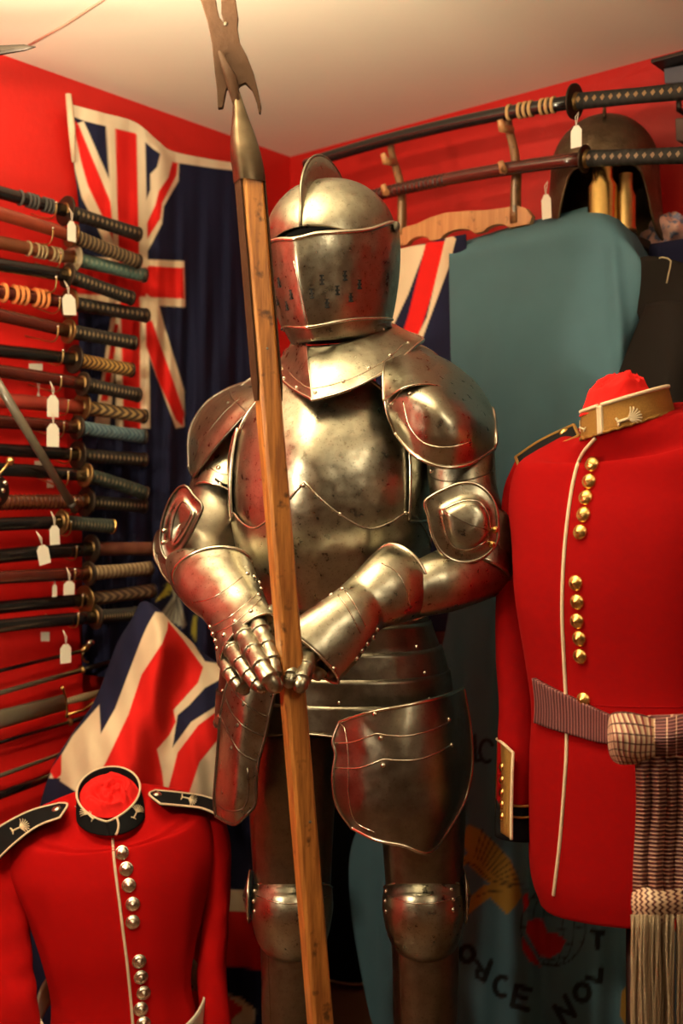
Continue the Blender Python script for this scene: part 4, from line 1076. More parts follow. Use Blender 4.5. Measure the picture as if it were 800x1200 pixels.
eb = dome('elbow_cop', [(566, 600), (590, 598), (604, 618), (608, 642), (600, 668), (578, 676), (560, 650)], (584, 638), 1.835, .03, STEELD, SU, n=40, m=12, prof=lambda k: (1-k*k)**.8)
wing = [(498, 589), (508, 580), (522, 573), (538, 567), (556, 567), (572, 578), (581, 596), (583, 616), (582, 634), (572, 648), (556, 657), (536, 658), (518, 648), (507, 628), (502, 606)]
cr1 = dome('couter_wing', wing, (556, 618), 1.775, .030, STEEL, SU, n=72, m=26, prof=lambda k: (1-k)*.35+.65*(1-sg((k-.62)*22)), rim=.0032, rim_mat=STEELB)
surfline(cr1, [(518, 598), (522, 622), (531, 640), (550, 644), (572, 633)], .0022, STEELB, 'raised_line')
surfline(cr1, [(518, 598), (540, 588), (560, 588), (571, 602), (574, 620)], .0022, STEELB, 'raised_line')
surfline(cr1, [(518, 597), (545, 612), (570, 621)], .0012, STEELD, 'centre_ridge')
rivets(cr1, [(580, 621), (576, 638)], GOLD, .006)
# gauntlet, right of picture
gr_ = limb('gauntlet', [(449, 641, 1.80, 493, 723, 1.78, .78), (436, 650, 1.77, 474, 729, 1.755, .80), (408, 679, 1.74, 446, 738, 1.735, .82), (388, 696, 1.71, 434, 752, 1.71, .78), (356, 718, 1.69, 416, 778, 1.69, .66), (328, 739, 1.67, 396, 800, 1.67, .56)], STEEL, SU, 44, 48, rim0=.0038, rim1=.0025, rim_mat=STEELB)
surfline(gr_, [(447, 660), (462, 668), (474, 686), (481, 712)], .0013, STEELB, 'raised_line')
surfline(gr_, [(404, 692), (414, 706), (428, 734)], .0014, STEELB, 'raised_line')
surfline(gr_, [(396, 697), (408, 714), (422, 742)], .0014, STEELB, 'raised_line')
rivets(gr_, [(340, 746), (357, 756), (375, 771), (391, 784), (345, 732), (353, 718), (363, 711), (376, 703), (388, 697), (401, 690), (442, 738), (437, 747), (430, 755), (424, 763), (418, 772)], STEELB, .0042)
# left arm
ul = limb('rerebrace', [(262, 496, 2.16, 306, 500, 2.13, .8), (252, 518, 2.15, 303, 524, 2.12, .85), (243, 540, 2.13, 298, 552, 2.10, .9), (234, 562, 2.11, 290, 575, 2.08, .9), (230, 574, 2.10, 284, 588, 2.07, .95)], STEEL, SU, 30, 40, rim1=.003, rim_mat=STEELB)
surfline(ul, [(246, 548), (262, 556), (284, 553)], .0014, STEELB, 'lame_edge')
rivets(ul, [(256, 548), (258, 567)], STEELB, .005)
b = MB(); p, n = hit(ul, 262, 567); 
surfline(ul, [(252, 562), (262, 569), (276, 570)], .006, BLACKCLOTH, 'strap', flat=.0015)
limb('elbow_plate', [(226, 560, 2.13, 286, 575, 2.10, .8), (214, 600, 2.11, 288, 612, 2.08, .8), (192, 640, 2.08, 280, 660, 2.02, .85), (196, 672, 2.0, 262, 690, 1.96, .85), (206, 690, 1.96, 262, 700, 1.93, .8)], STEELD, SU, 36, 40)
wl = [(188, 638), (190, 612), (198, 588), (208, 573), (218, 570), (228, 582), (237, 594), (230, 612), (220, 632), (208, 650), (196, 656)]
cl_ = dome('couter_wing', [(x, y, (x-188)*-.0012) for x, y in wl], (211, 614), 2.0, .02, STEEL, SU, n=60, m=22, prof=lambda k: (1-k)*.35+.65*(1-sg((k-.66)*22)), rim=.003, rim_mat=STEELD)
surfline(cl_, [(200, 634), (204, 606), (214, 588), (224, 600), (216, 618), (204, 636)], .0018, STEELD, 'raised_line')
for a, pts in enumerate(([(186, 622, 2.06), (180, 640, 2.07), (184, 660, 2.05), (198, 672, 2.03), (206, 650, 1.99), (196, 632, 2.0)], [(184, 648, 2.05), (188, 668, 2.03), (200, 684, 2.00), (212, 686, 1.97), (208, 668, 1.97), (196, 656, 2.0)])):
    dome('elbow_lame', [(x, y, Y-2.02) for x, y, Y in pts], (194+6*a, 650+18*a), 2.02, .015, STEEL, SU, n=36, m=8, rim=.0022, rim_mat=STEELD)
rivets(cl_, [(191, 636), (192, 622)], STEELB, .0048)
vl = limb('vambrace', [(196, 668, 1.99, 262, 664, 1.95, .85), (204, 690, 1.95, 270, 680, 1.90, .85), (220, 708, 1.88, 284, 690, 1.84, .85)], STEEL, SU, 16, 40)
gl = limb('gauntlet', [(206, 684, 1.86, 292, 654, 1.84, .80), (212, 703, 1.83, 300, 672, 1.81, .80), (236, 724, 1.78, 307, 692, 1.76, .78), (249, 742, 1.75, 311, 703, 1.73, .70), (256, 762, 1.72, 316, 712, 1.70, .60), (262, 781, 1.69, 320, 721, 1.68, .52)], STEEL, SU, 44, 48, rim0=.0038, rim1=.0025, rim_mat=STEELB)
surfline(gl, [(226, 706), (250, 700), (284, 676)], .0013, STEELB, 'raised_line')
surfline(gl, [(248, 734), (270, 722), (302, 696)], .0014, STEELB, 'raised_line')
surfline(gl, [(252, 742), (275, 730), (306, 702)], .0014, STEELB, 'raised_line')
rivets(gl, [(262, 744), (275, 728), (294, 716), (246, 735), (249, 743), (252, 751), (254, 760), (256, 768), (290, 672), (298, 676), (304, 683), (306, 690), (303, 697)], STEELB, .0040)
# fingers: overlapping lames
def finger(pts, r, parent, n=6, name='finger'):
    Q = PA(cr(pts, n*2+1)); t = [Vector(q) for q in Q]
    path = []; rad = []
    for i in range(n):
        a, b_ = t[2*i], t[min(2*i+2, 2*n)]
        k = 1-.30*i/n
        for s_, rr in ((0, .93), (.5, 1.02), (.94, 1.08), (.985, 1.06), (.99, .90)):
            if i == n-1 and s_ > .6: continue
            path.append(a+(b_-a)*s_); rad.append(r*k*rr)
    e_ = t[-1]; d_ = (t[-1]-t[-2]).normalized()
    path += [e_, e_+d_*r*.25, e_+d_*r*.4]; rad += [r*.66, r*.4, r*.06]
    # keep the path moving forward only
    b = MB(); b.tube(path, rad, n=14, ref=(0, -1, 0), rb=[q*1.02 for q in rad]); return b.build(name, STEEL, parent)
finger([(298, 722, 1.70), (308, 747, 1.655), (317, 768, 1.62), (320, 788, 1.60), (318, 802, 1.60)], .0150, gl, 5)
finger([(280, 732, 1.70), (290, 752, 1.65), (302, 774, 1.60), (314, 793, 1.575), (325, 807, 1.575)], .0158, gl, 5)
finger([(267, 748, 1.71), (276, 767, 1.66), (288, 785, 1.63), (300, 799, 1.61), (310, 808, 1.60)], .0142, gl, 5)
finger([(261, 762, 1.72), (266, 780, 1.68), (273, 794, 1.66), (281, 804, 1.65), (289, 810, 1.65)], .0125, gl, 5)
finger([(312, 712, 1.70), (319, 732, 1.705), (324, 752, 1.70), (330, 768, 1.695)], .012, gl, 4, 'thumb')
finger([(348, 744, 1.69), (345, 765, 1.645), (341, 788, 1.61), (338, 803, 1.60)], .0125, gr_, 4)
finger([(363, 754, 1.69), (360, 773, 1.64), (355, 794, 1.60), (350, 808, 1.59)], .0145, gr_, 4)
finger([(380, 768, 1.70), (378, 779, 1.68), (374, 788, 1.67), (370, 794, 1.67)], .0125, gr_, 3)
finger([(392, 778, 1.71), (391, 786, 1.70), (388, 793, 1.69)], .0115, gr_, 2)
finger([(350, 742, 1.70), (344, 758, 1.70), (338, 772, 1.695)], .012, gr_, 4, 'thumb')

# tassets
TR = [[(398, 846, 1.835), (430, 836, 1.80), (480, 826, 1.79), (520, 816, 1.83), (543, 806, 1.92)],
      [(390, 868, 1.83), (430, 864, 1.785), (480, 858, 1.775), (522, 852, 1.815), (550, 846, 1.92)],
      [(393, 884, 1.825), (430, 890, 1.775), (480, 888, 1.765), (525, 882, 1.805), (553, 880, 1.915)],
      [(390, 912, 1.82), (430, 920, 1.77), (480, 920, 1.76), (525, 915, 1.795), (552, 906, 1.905)],
      [(395, 944, 1.82), (430, 954, 1.77), (480, 958, 1.76), (525, 950, 1.79), (545, 936, 1.89)],
      [(412, 970, 1.82), (440, 984, 1.785), (472, 991, 1.77), (504, 998, 1.785), (532, 962, 1.85)]]
ta = net('tasset', TR, STEELD, SU, 60, 60, rim=.0034, rim_mat=STEELB, solid=.0025)
surfline(ta, [(393, 871), (412, 870), (432, 863), (442, 860), (455, 862), (480, 862), (510, 854), (528, 845)], .0016, STEELB, 'lame_edge')
surfline(ta, [(391, 900), (420, 900), (438, 894), (450, 890), (465, 891), (490, 890), (512, 882), (530, 872)], .0016, STEELB, 'lame_edge')
surfline(ta, [(398, 848), (404, 856), (408, 890), (408, 930), (416, 962), (440, 976)], .0012, STEELB, 'embossed_line')
rivets(ta, [(439, 837), (446, 865), (449, 897), (526, 843), (529, 873)], STEELB, .0045)
TL = [[(274, 782, 1.93), (292, 790, 1.85), (322, 812, 1.84)],
      [(264, 808, 1.93), (284, 818, 1.845), (316, 836, 1.84)],
      [(258, 838, 1.93), (280, 850, 1.845), (311, 862, 1.84)],
      [(256, 866, 1.93), (276, 880, 1.845), (303, 892, 1.84)],
      [(253, 905, 1.93), (274, 912, 1.845), (300, 918, 1.84)],
      [(251, 938, 1.93), (272, 944, 1.845), (299, 942, 1.84)],
      [(253, 957, 1.93), (274, 966, 1.86), (290, 954, 1.84)]]
tl = net('tasset', TL, STEEL, SU, 30, 60, rim=.003, rim_mat=STEELD, solid=.0025)
for q in ([(264, 818), (272, 836), (288, 853), (309, 863)], [(258, 839), (268, 860), (282, 882), (302, 893)], [(270, 792), (276, 812), (294, 830), (315, 842)]): surfline(tl, q, .0018, STEELD, 'lame_edge')
rivets(tl, [(285, 825), (278, 850), (271, 876), (258, 840)], STEELD, .004)
surfline(tl, [(290, 900), (291, 930), (284, 948), (266, 950), (256, 944)], .0014, STEELD, 'embossed_line')
# mail skirt shadow form between the tassets
# legs
def leg(s, x0, Yc):
    cu = limb('cuisse', [(x0-50, 850, Yc, x0+56, 850, Yc, .95), (x0-50, 930, Yc, x0+52, 930, Yc, .95), (x0-46, 1000, Yc, x0+48, 1000, Yc, .95), (x0-42, 1052, Yc, x0+46, 1052, Yc, .95)], STEELD, SU, 30, 44)
    po = limb('poleyn', [(x0-45, 1040, Yc, x0+48, 1040, Yc, .97), (x0-47, 1052, Yc-.008, x0+49, 1052, Yc-.008, 1.08), (x0-47, 1066, Yc-.015, x0+49, 1066, Yc-.015, 1.15), (x0-44, 1084, Yc-.012, x0+46, 1084, Yc-.012, 1.1), (x0-38, 1098, Yc-.002, x0+42, 1098, Yc-.002, .98)], STEEL, SU, 24, 44, rim0=.0022, rim_mat=STEELB)
    surfline(po, [(x0-40, 1050), (x0-15, 1058), (x0+15, 1058), (x0+44, 1050)], .0015, STEELB, 'raised_line')
    gv = limb('greave', [(x0-37, 1088, Yc, x0+42, 1088, Yc, .95), (x0-35, 1140, Yc, x0+42, 1140, Yc, 1.02), (x0-34, 1200, Yc+.005, x0+40, 1200, Yc+.005, 1.05), (x0-28, 1270, Yc, x0+32, 1270, Yc, 1), (x0-24, 1345, Yc-.01, x0+26, 1345, Yc-.01, 1)], STEELD, SU, 30, 44)
    surfline(gv, [(x0-28, 1100), (x0-26, 1150), (x0-24, 1200)], .0012, STEELD, 'seam')
    rivets(po, [(x0-43, 1044), (x0-44, 1056), (x0-43, 1068), (x0+34, 1042), (x0+36, 1054), (x0+36, 1066)], STEELB, .004)
    # side wing of the knee
    sd = -1 if s < 0 else 1
    wv = Vector(P(x0+sd*46, 1050, Yc)); b = MB()
    V = []
    for i in range(7):
        k = i/6; V.append([tuple(wv+Vector((sd*(.004+.012*(1-k)*abs(math.sin(a))**.5), math.cos(a)*.045*k, math.sin(a)*.045*k))) for a in np.linspace(0, 2*PI, 28, endpoint=False)])
    b.grid(np.array(V), closed=True, face_cam=False); wg = b.build('knee_wing', STEEL, SU, solid=.002, off=0); rimtube(wg, V[-1], .0025, STEELB, True)
    # foot
    zf = P(x0, 1350, Yc); g = Yc
    A_ = [(zf.x, Yc+.05, .045, .040, .045), (zf.x, Yc, .055, .043, .055), (zf.x-.02*sd*-1, Yc-.08, .042, .045, .042), (zf.x, Yc-.16, .026, .048, .026), (zf.x, Yc-.21, .014, .025, .014)]
    b = MB(); V = []
    for (x, y, z, wx, hz) in cr(A_, 16): V.append([(x+wx*math.cos(a), y, max(.002, z+hz*math.sin(a))) for a in np.linspace(0, 2*PI, 24, endpoint=False)])
    b.grid(np.array(V), closed=True, face_cam=False); b.f.append(tuple(range(24))); b.f.append(tuple(range(15*24, 16*24))[::-1]); b.build('sabaton', STEELD, SU)
leg(-1, 341, 2.02); leg(1, 495, 1.95)

# ---------------------------------------------------------------- halberd
def HP(k, dx=0, Y=1.62): # along the shaft: k in pixels of height
    return P(276+ (k-190)*.0835+dx, k, Y)
hb = root('halberd', 'tall halberd with square ash shaft and dark iron forked head', 'halberd', HP(1552))
b = MB(); ax = (HP(1500)-HP(200)).normalized(); rr = Vector((math.cos(.42), -math.sin(.42)*-1, 0))
def shaftsec(cx, w_, d_, k):
    c = HP(k, cx); r_ = Vector((.90, .43, 0)); q = Vector((.43, -.90, 0)); 
    ch = .28
    out = []
    for (a, b_) in ((1, 1-ch), (1-ch, 1), (-1+ch, 1), (-1, 1-ch), (-1, -1+ch), (-1+ch, -1), (1-ch, -1), (1, -1+ch)):
        out.append(tuple(c+r_*(a*w_)+q*(b_*d_)))
    return out
ks = np.linspace(196, 1552, 30)
V = [shaftsec(15, .0165, .0155, k) for k in ks]
b.grid(np.array(V), closed=True); b.f += [tuple(range(8)), tuple(range(29*8, 30*8))[::-1]]; b.build('shaft', ASH, hb, smooth=False, bevel=.001)
def flat(name, pts, Y, t, mat, parent=hb, bev=.002):
    b = MB(); f = [P(x, y, Y-t/2) for x, y in pts]; k = [p+Vector((0, t, 0)) for p in f]; m = len(pts)
    b.add(f+k, [tuple(range(m))[::-1], tuple(range(m, 2*m))]+[(i, (i+1) % m, (i+1) % m+m, i+m) for i in range(m)])
    return b.build(name, mat, parent, smooth=False, bevel=bev)
# socket
b = MB(); V = []
for k, w_, d_ in ((108, .004, .004), (122, .007, .006), (140, .011, .009), (158, .0155, .013), (180, .019, .0175), (200, .0198, .0185), (214, .0198, .0185)):
    V.append(shaftsec(8+ (k-108)*.06 if k < 190 else 14, w_, d_, k))
V = cr(np.array(V), 30); b.grid(V, closed=True); b.f.append(tuple(range(8))); b.build('socket', steel('bronzed_steel', (.13, .095, .06), .28, .45), hb, smooth=True)
# langets on sides and a pointed front one around the wood
def langet(cx0, k0, k1, w_, tilt):
    b = MB(); n = 14; r_ = Vector((.90, .43, 0)); q = Vector((.43, -.90, 0)); V = []
    for i in range(n):
        k = k0+(k1-k0)*i/(n-1); c = HP(k, 15); s = 1 if i < n-1 else .5
        if tilt == 'r': o_ = r_*.0172; a, b_ = q*w_*s, r_*.0025
        elif tilt == 'l': o_ = r_*-.0172; a, b_ = q*w_*s, r_*-.0025
        V.append([tuple(c+o_-a), tuple(c+o_+b_-a), tuple(c+o_+b_+a), tuple(c+o_+a)])
    b.grid(np.array(V), closed=True); return b.build('langet', IRON, hb, smooth=False)
lg = langet(0, 205, 470, .0125, 'r')
lg2 = langet(0, 205, 470, .0125, 'l')
for k in (300, 404, 455):
    c = HP(k, 15)+Vector((.90, .43, 0))*.0195+Vector((.43, -.90, 0))*.006; stud(lg, c, Vector((.90, .43, 0)), .003, STEELD)
for k, dx in ((300, 8), (410, 14), (880, 12), (960, 18)):
    c = HP(k, dx)+Vector((.43, -.90, 0))*.0155; stud(hb, c, Vector((.43, -.90, 0)), .0022, STEELD, 'nail')
head = [(265, -70), (262, -20), (260, 0), (259, 10), (261, 27), (263, 24), (268, 27), (277, 27), (279, 22), (278, 8), (275, -8), (274, -60), (280, -140), (262, -100)]
blade = [(216, -60), (228, -20), (235, 0), (243, 25), (248, 50), (251, 80), (254, 105), (255, 127), (261, 126), (265, 105), (270, 98), (275, 108), (281, 100), (287, 97), (295, 105), (300, 118), (303, 132), (305, 133), (306, 124), (302, 105), (297, 85), (289, 65), (281, 50), (278, 32), (279, 20), (276, 0), (270, -60), (268, -130), (262, -60), (259, 0), (259, 15), (262, 26), (257, 20), (254, 8), (253, 0), (240, -60)]
hd = flat('forked_head', blade, 1.63, .009, IRON, bev=.0035)
stud(hd, P(264, 28, 1.625), (0, -1, 0), .003, STEELD)
b = MB(); b.tube([HP(60, -8), HP(90, 2), HP(118, 7), HP(132, 8)], [.003, .009, .007, .004], n=10, rb=[.004, .009, .007, .004]); b.build('neck', IRON, hb)

# ---------------------------------------------------------------- scarlet tunics
import mathutils.noise as mnoise
def folds(fn): return fn
def badge_tree(o, x, y, s, ang, parent=None, mat=CREAMTHREAD):
    """embroidered torch / palm shape laid on a surface"""
    c, q = math.cos(ang), math.sin(ang); b = MB()
    def T(px, py): return (x+(px*c-py*q)*s, y+(px*q+py*c)*s)
    L = [([(0, 9), (0, 4), (0, 0)], .0026), ([(-3, 9), (0, 8), (3, 9)], .0022)]
    for i in range(9):
        a = math.radians(-80+20*i); L.append(([(0, 1), (5*math.sin(a), -1-5.5*math.cos(a)*1), (7.4*math.sin(a), -1-7*math.cos(a))], .0014))
    for pts, r in L:
        Q = [T(*p) for p in pts]; path = []
        for qx, qy in cr(Q, 7):
            p, n = hit(o, qx, qy); path.append(p+n*.0018)
        b.tube(path, [r*s/1.6*.8]*6+[r*s/1.6*.4], n=6)
    return b.build('embroidered_emblem', mat, parent or o)
def ringpath(c, a, b_, n=60, th0=0, th1=2*PI, closed=True):
    return [c+a*math.cos(t)+b_*math.sin(t) for t in np.linspace(th0, th1, n, endpoint=not closed)]
def button(o, x, y, r, mat, parent):
    p, n = hit(o, x, y); 
    pr = [(1, -.1), (1.0, .12), (.92, .22), (.86, .20), (.80, .30), (.62, .42), (.35, .52), (0, .56)]
    bt = stud(parent, p+n*.001, n, r, mat, 'button', pr)
    cr_ = stud(bt, p+n*(.001+r*.5), n, r*.42, mat, 'button_crest', [(1, -.2), (.9, .25), (.6, .15), (.45, .45), (0, .5)])
    return bt
# ---- left tunic
tn = root('scarlet_tunic', 'scarlet tunic with silver buttons and black collar at lower left', 'tunic', P(140, 1300, 2.1))
bodyL = [(95, 946, 2.12, 165, 938, 2.13, .90), (66, 950, 2.12, 192, 934, 2.14, .62), (36, 958, 2.12, 222, 938, 2.15, .50), (12, 978, 2.12, 246, 950, 2.16, .46), (10, 1020, 2.12, 252, 1000, 2.16, .52),
         (30, 1070, 2.11, 240, 1060, 2.15, .58), (46, 1115, 2.10, 229, 1108, 2.14, .60), (58, 1160, 2.10, 224, 1150, 2.13, .58), (60, 1195, 2.10, 231, 1190, 2.13, .58), (48, 1260, 2.10, 246, 1260, 2.13, .58), (38, 1360, 2.10, 256, 1360, 2.13, .58)]
def foldL(v, ph):
    return .012*np.sin(ph*7+v*6)*np.clip((v-.35)*2, 0, 1)+.006*np.sin(ph*13+v*11)+.014*np.exp(-((v-.78)/.05)**2)*np.sin(v*60+ph*2)*.4
sc = 2.13/F
tb = limb('coat_body', bodyL, TUNIC2, tn, 100, 120, fold=foldL, e=.92, head=(P(130, 950, 2.125), Vector((36.5*sc, 0, .002)), Vector((.008, -35*sc*.84, -35*sc*.38)), 20), drop=(.048, 16, 52))
slL = limb('sleeve', [(20, 985, 2.13, 34, 992, 2.13, .9), (0, 982, 2.12, 36, 1006, 2.12, .9), (-12, 1015, 2.12, 38, 1040, 2.11, .9), (-20, 1080, 2.10, 36, 1090, 2.09, .8), (-20, 1130, 2.08, 38, 1140, 2.07, .8), (-18, 1180, 2.06, 46, 1190, 2.05, .8), (-16, 1300, 2.04, 50, 1300, 2.03, .8)], TUNIC2, tn, 60, 50, fold=lambda v, ph: .03*np.sin(v*22+ph*3)*1.2+.03*np.sin(v*45-ph*2))
slR = limb('sleeve', [(226, 965, 2.16, 240, 958, 2.17, .9), (230, 968, 2.16, 258, 950, 2.17, .9), (236, 990, 2.15, 267, 978, 2.18, .95), (240, 1050, 2.15, 268, 1040, 2.18, 1.1), (238, 1090, 2.14, 264, 1085, 2.17, 1.2), (234, 1140, 2.12, 262, 1140, 2.15, 1.2), (238, 1200, 2.10, 268, 1200, 2.13, 1.2), (240, 1300, 2.08, 272, 1300, 2.11, 1.1)], TUNIC2, tn, 60, 50, fold=lambda v, ph: .05*np.sin(v*20+ph*3)*.6+.03*np.sin(v*47-ph*2)*.5)
# collar as a tilted band open at the front
def collar(parent, Ct, at, bt, Cb, ab, bb_, mat, pip, th_gap=0.0, r=.0022, h=12, gap=.0, vdip=0):
    V = []; n = 90
    ths = np.linspace(PI/2+gap, PI/2+2*PI-gap, n)   # th=pi/2 is the front
    for i in range(h):
        k = i/(h-1); c = Ct+(Cb-Ct)*k; a = at+(ab-at)*k; b_ = bt+(bb_-bt)*k
        V.append([tuple(c+a*math.cos(t)+b_*math.sin(t)) for t in ths])
    V = np.array(V)
    if vdip:
        dth = np.minimum(ths-PI/2, 2*PI+PI/2-ths); kk = vdip*np.exp(-(dth/.55)**1.4)
        V = V+(V[-1][None]-V)*kk[None, :, None]
    b = MB(); b.grid(V, face_cam=False)
    v = np.array(b.v); f0 = b.f[n//2]; nn = np.cross(v[f0[1]]-v[f0[0]], v[f0[2]]-v[f0[0]]); c0 = v[list(f0)].mean(0)-np.array(Ct)
    if nn@c0 < 0: b.f = [g[::-1] for g in b.f]
    o = b.build('collar', mat, parent, solid=.003)
    rimtube(o, [tuple(p) for p in V[0]], r, pip, False, 'piping')
    return o, V
Ct = P(127, 926, 2.13); sc = 2.13/F
c1, V = collar(tn, Ct, Vector((37*sc, .0, .002)), Vector((.004, -34*sc*.80, -34*sc*.62)), P(130, 954, 2.125), Vector((41*sc, 0, .002)), Vector((.008, -40*sc*.84, -40*sc*.38)), BLACKCLOTH, PIPING, vdip=.32)
surfline(c1, [(137, 958), (139, 968), (136, 980)], .0024, PIPING, 'front_piping', n=8, lift=.002)
badge_tree(c1, 103, 953, 1.15, -.75); badge_tree(c1, 160, 951, 1.0, .45)
# scarlet stuffing in the collar
def stuffing(name, lab, C, a, b_, up, h, mat, seed, amp=.10):
    V = []; nr = 40; n = 96; rs = np.random.RandomState(seed); phs = rs.rand(6)*6
    for i in range(nr):
        k = i/(nr-1); row = []
        for j in range(n):
            t = 2*PI*j/n; rr = 1-k
            q_ = Vector((math.cos(t)*rr, math.sin(t)*rr, seed*1.7)); w1 = Vector((mnoise.noise(q_*1.6), mnoise.noise(q_*1.6+Vector((5, 0, 0))), 0))
            q2 = q_+w1*.9; f = mnoise.noise(q2*2.2)*.55+(1-abs(mnoise.noise(q2*3.0))*2.6)*.30-.15
            z = h*((1-rr**3)**.7)*(1+f*amp*6)*min(1, k*3+.2)
            row.append(tuple(C+a*(math.cos(t)*rr)+b_*(math.sin(t)*rr)+up*(z)))
        V.append(row)
    b = MB(); b.grid(np.array(V), closed=True)
    b2 = MB(); v = np.array(b.v); f0 = b.f[n*6]; nn = np.cross(v[f0[1]]-v[f0[0]], v[f0[2]]-v[f0[0]])
    if nn@np.array(up) < 0: b.f = [g[::-1] for g in b.f]
    o = b.build(name, mat, None, solid=0); return tag(o, lab, 'cloth', 'red cloths stuffed in the tunic collars')
up1 = Vector((0, -.55, .82)).normalized()
stuffing('stuffing_cloth', 'bunched red cloth filling the black collar of the lower left tunic', Ct-up1*.013, Vector((35*sc, 0, 0)), Vector((.004, -32*sc*.80, -32*sc*.62)), up1, .022, STUFFRED, 4, .14)
surfline(tb, [(132, 982), (134, 1010), (139, 1050), (144, 1090), (149, 1130), (153, 1170), (156, 1205), (160, 1260)], .0028, PIPING, 'front_piping', tn, lift=.001)
for x, y in ((143, 999), (148, 1018), (151, 1037), (155.5, 1059), (155.5, 1080), (163, 1126), (165, 1144.5), (168, 1163), (165, 1182), (168, 1199), (170, 1218)): button(tb, x, y, .0135, SILVER, tn)
def strap(o, rows, mat, parent, btn=None, emb=None, lift=.006, gl=.0022, bmat=SILVER, pip=PIPING):
    s_ = decal(o, rows, mat, 'shoulder_strap', parent, 20, 12, lift=lift, thick=.003, lin=True)
    v = BV[s_.name][0]; G_ = np.array(v).reshape(12, 20, 3)
    rimtube(s_, [tuple(p) for p in G_[0]]+[tuple(p) for p in G_[1:, -1]]+[tuple(p) for p in G_[-1, ::-1]]+[tuple(p) for p in G_[::-1, 0]], gl, pip, True, 'piping')
    if emb: badge_tree(s_, *emb)
    if btn: p, n = hit(s_, *btn); bt = stud(s_, p, n, .009, bmat, 'button', [(1, -.1), (1, .1), (.8, .35), (.4, .55), (0, .6)])
    return s_
def strapnet(rows, mat, parent, btn, emb, pip, bmat, gl=.0022, th=.004):
    s_ = net('shoulder_strap', rows, mat, parent, 24, 12, solid=th)
    G_ = np.array(BV[s_.name][0]).reshape(12, 24, 3)
    rimtube(s_, [tuple(p) for p in G_[0]]+[tuple(p) for p in G_[1:, -1]]+[tuple(p) for p in G_[-1, ::-1]]+[tuple(p) for p in G_[::-1, 0]], gl, pip, True, 'piping')
    if emb: badge_tree(s_, *emb)
    if btn: p, n = hit(s_, *btn); stud(s_, p, n, .009, bmat, 'button', [(1, -.1), (1, .1), (.8, .35), (.4, .55), (0, .6)])
    return s_
strapnet([[(-16, 980, 2.13), (6, 965, 2.13), (36, 950, 2.13), (70, 941, 2.13)], [(-12, 998, 2.085), (14, 977, 2.085), (46, 957, 2.09), (79, 943, 2.10)], [(-8, 1012, 2.05), (18, 987, 2.05), (44, 968, 2.06), (70, 958, 2.07)]], BLACKCLOTH, tn, (66, 948), (25, 970, 1.3, 1.15), PIPING, SILVER)
strapnet([[(182, 926, 2.15), (212, 929, 2.16), (238, 933, 2.17), (262, 941, 2.17)], [(175, 931, 2.12), (212, 936, 2.13), (240, 940, 2.135), (264, 949, 2.14)], [(188, 942, 2.09), (212, 944, 2.10), (236, 947, 2.10), (258, 956, 2.10)]], BLACKCLOTH, tn, (184, 931), (222, 937, 1.1, 1.8), PIPING, SILVER)
# mannequin stand below
b = MB(); q = P(140, 1300, 2.12); b.tube([(q.x, q.y, .02), (q.x, q.y, .50)], .015, n=12); b.lathe([(0, 0), (.14, 0), (.14, .012), (.02, .022), (0, .022)], (q.x, q.y, 0), n=28)
tag(b.build('dress_stand', BLACKIRON), 'round based metal stand carrying the lower left tunic', 'stand')
# white belt
bl = root('white_belt', 'white leather belt around the waist of the lower left tunic', 'belt', P(145, 1215, 2.1))
def band(name, C, a, b_, up, hw, t, mat, parent, th0=0, th1=2*PI, n=100, uvs=True):
    V = []
    for s_ in np.linspace(1, -1, 6): V.append([tuple(C+a*math.cos(q)+b_*math.sin(q)+up*hw*s_) for q in np.linspace(th0, th1, n)])
    b = MB(); b.grid(np.array(V), uv=np.stack(np.meshgrid(np.linspace(0, 1, n), np.linspace(0, 1, 6)), -1), face_cam=False)
    v = np.array(b.v); f0 = b.f[n//4]; nn = np.cross(v[f0[1]]-v[f0[0]], v[f0[2]]-v[f0[0]]); c0 = v[list(f0)].mean(0)-np.array(C)
    if nn@c0 < 0: b.f = [g[::-1] for g in b.f]
    return b.build(name, mat, parent, solid=t)
Bc = P(144, 1180, 2.115); band('strap', Bc, Vector((.158, .02, .008)), Vector((.02, -.104, -.060)), Vector((0, -.25, 1)).normalized(), .030, .004, WHITEBELT, bl)
b = MB(); bu = Bc+Vector((.02, -.097, -.052)); b.box(bu, .06, .006, .05); b.build('buckle_plate', SILVER, bl, smooth=False, bevel=.002)
for a in (.55, .75, .95):
    p = Bc+Vector((.146, .02, .008))*math.cos(a)*1.01+Vector((.02, -.092, -.050))*math.sin(a)*1.02; stud(bl, p, Vector((math.cos(a), -math.sin(a), 0)), .003, STEELD, 'eyelet')

# ---- right tunic
Yc = 1.70
tr = root('scarlet_tunic', 'scarlet officer tunic with gilt buttons and gold laced collar at right', 'tunic', P(740, 1070, 1.7))
bR = [(684, 506, 1.72, 784, 478, 1.62, .95), (662, 512, 1.76, 822, 484, 1.58, .62), (634, 524, 1.80, 862, 500, 1.56, .50), (612, 546, 1.83, 894, 528, 1.54, .46), (606, 590, 1.84, 900, 570, 1.54, .50),
      (612, 640, 1.83, 892, 625, 1.54, .56), (616, 700, 1.82, 880, 690, 1.55, .60), (628, 780, 1.81, 866, 780, 1.56, .60), (633, 830, 1.80, 862, 832, 1.56, .60), (631, 880, 1.80, 870, 882, 1.55, .60), (630, 950, 1.80, 884, 960, 1.54, .60), (633, 1010, 1.80, 896, 1030, 1.53, .60), (644, 1046, 1.79, 900, 1072, 1.53, .60)]
sc = 1.66/F; Ct2 = P(731, 468, 1.655); ang = math.radians(48); BD2 = Vector((-.73, -.66, -.20)).normalized()
ax_ = Vector((math.cos(ang), -math.sin(ang), 0))
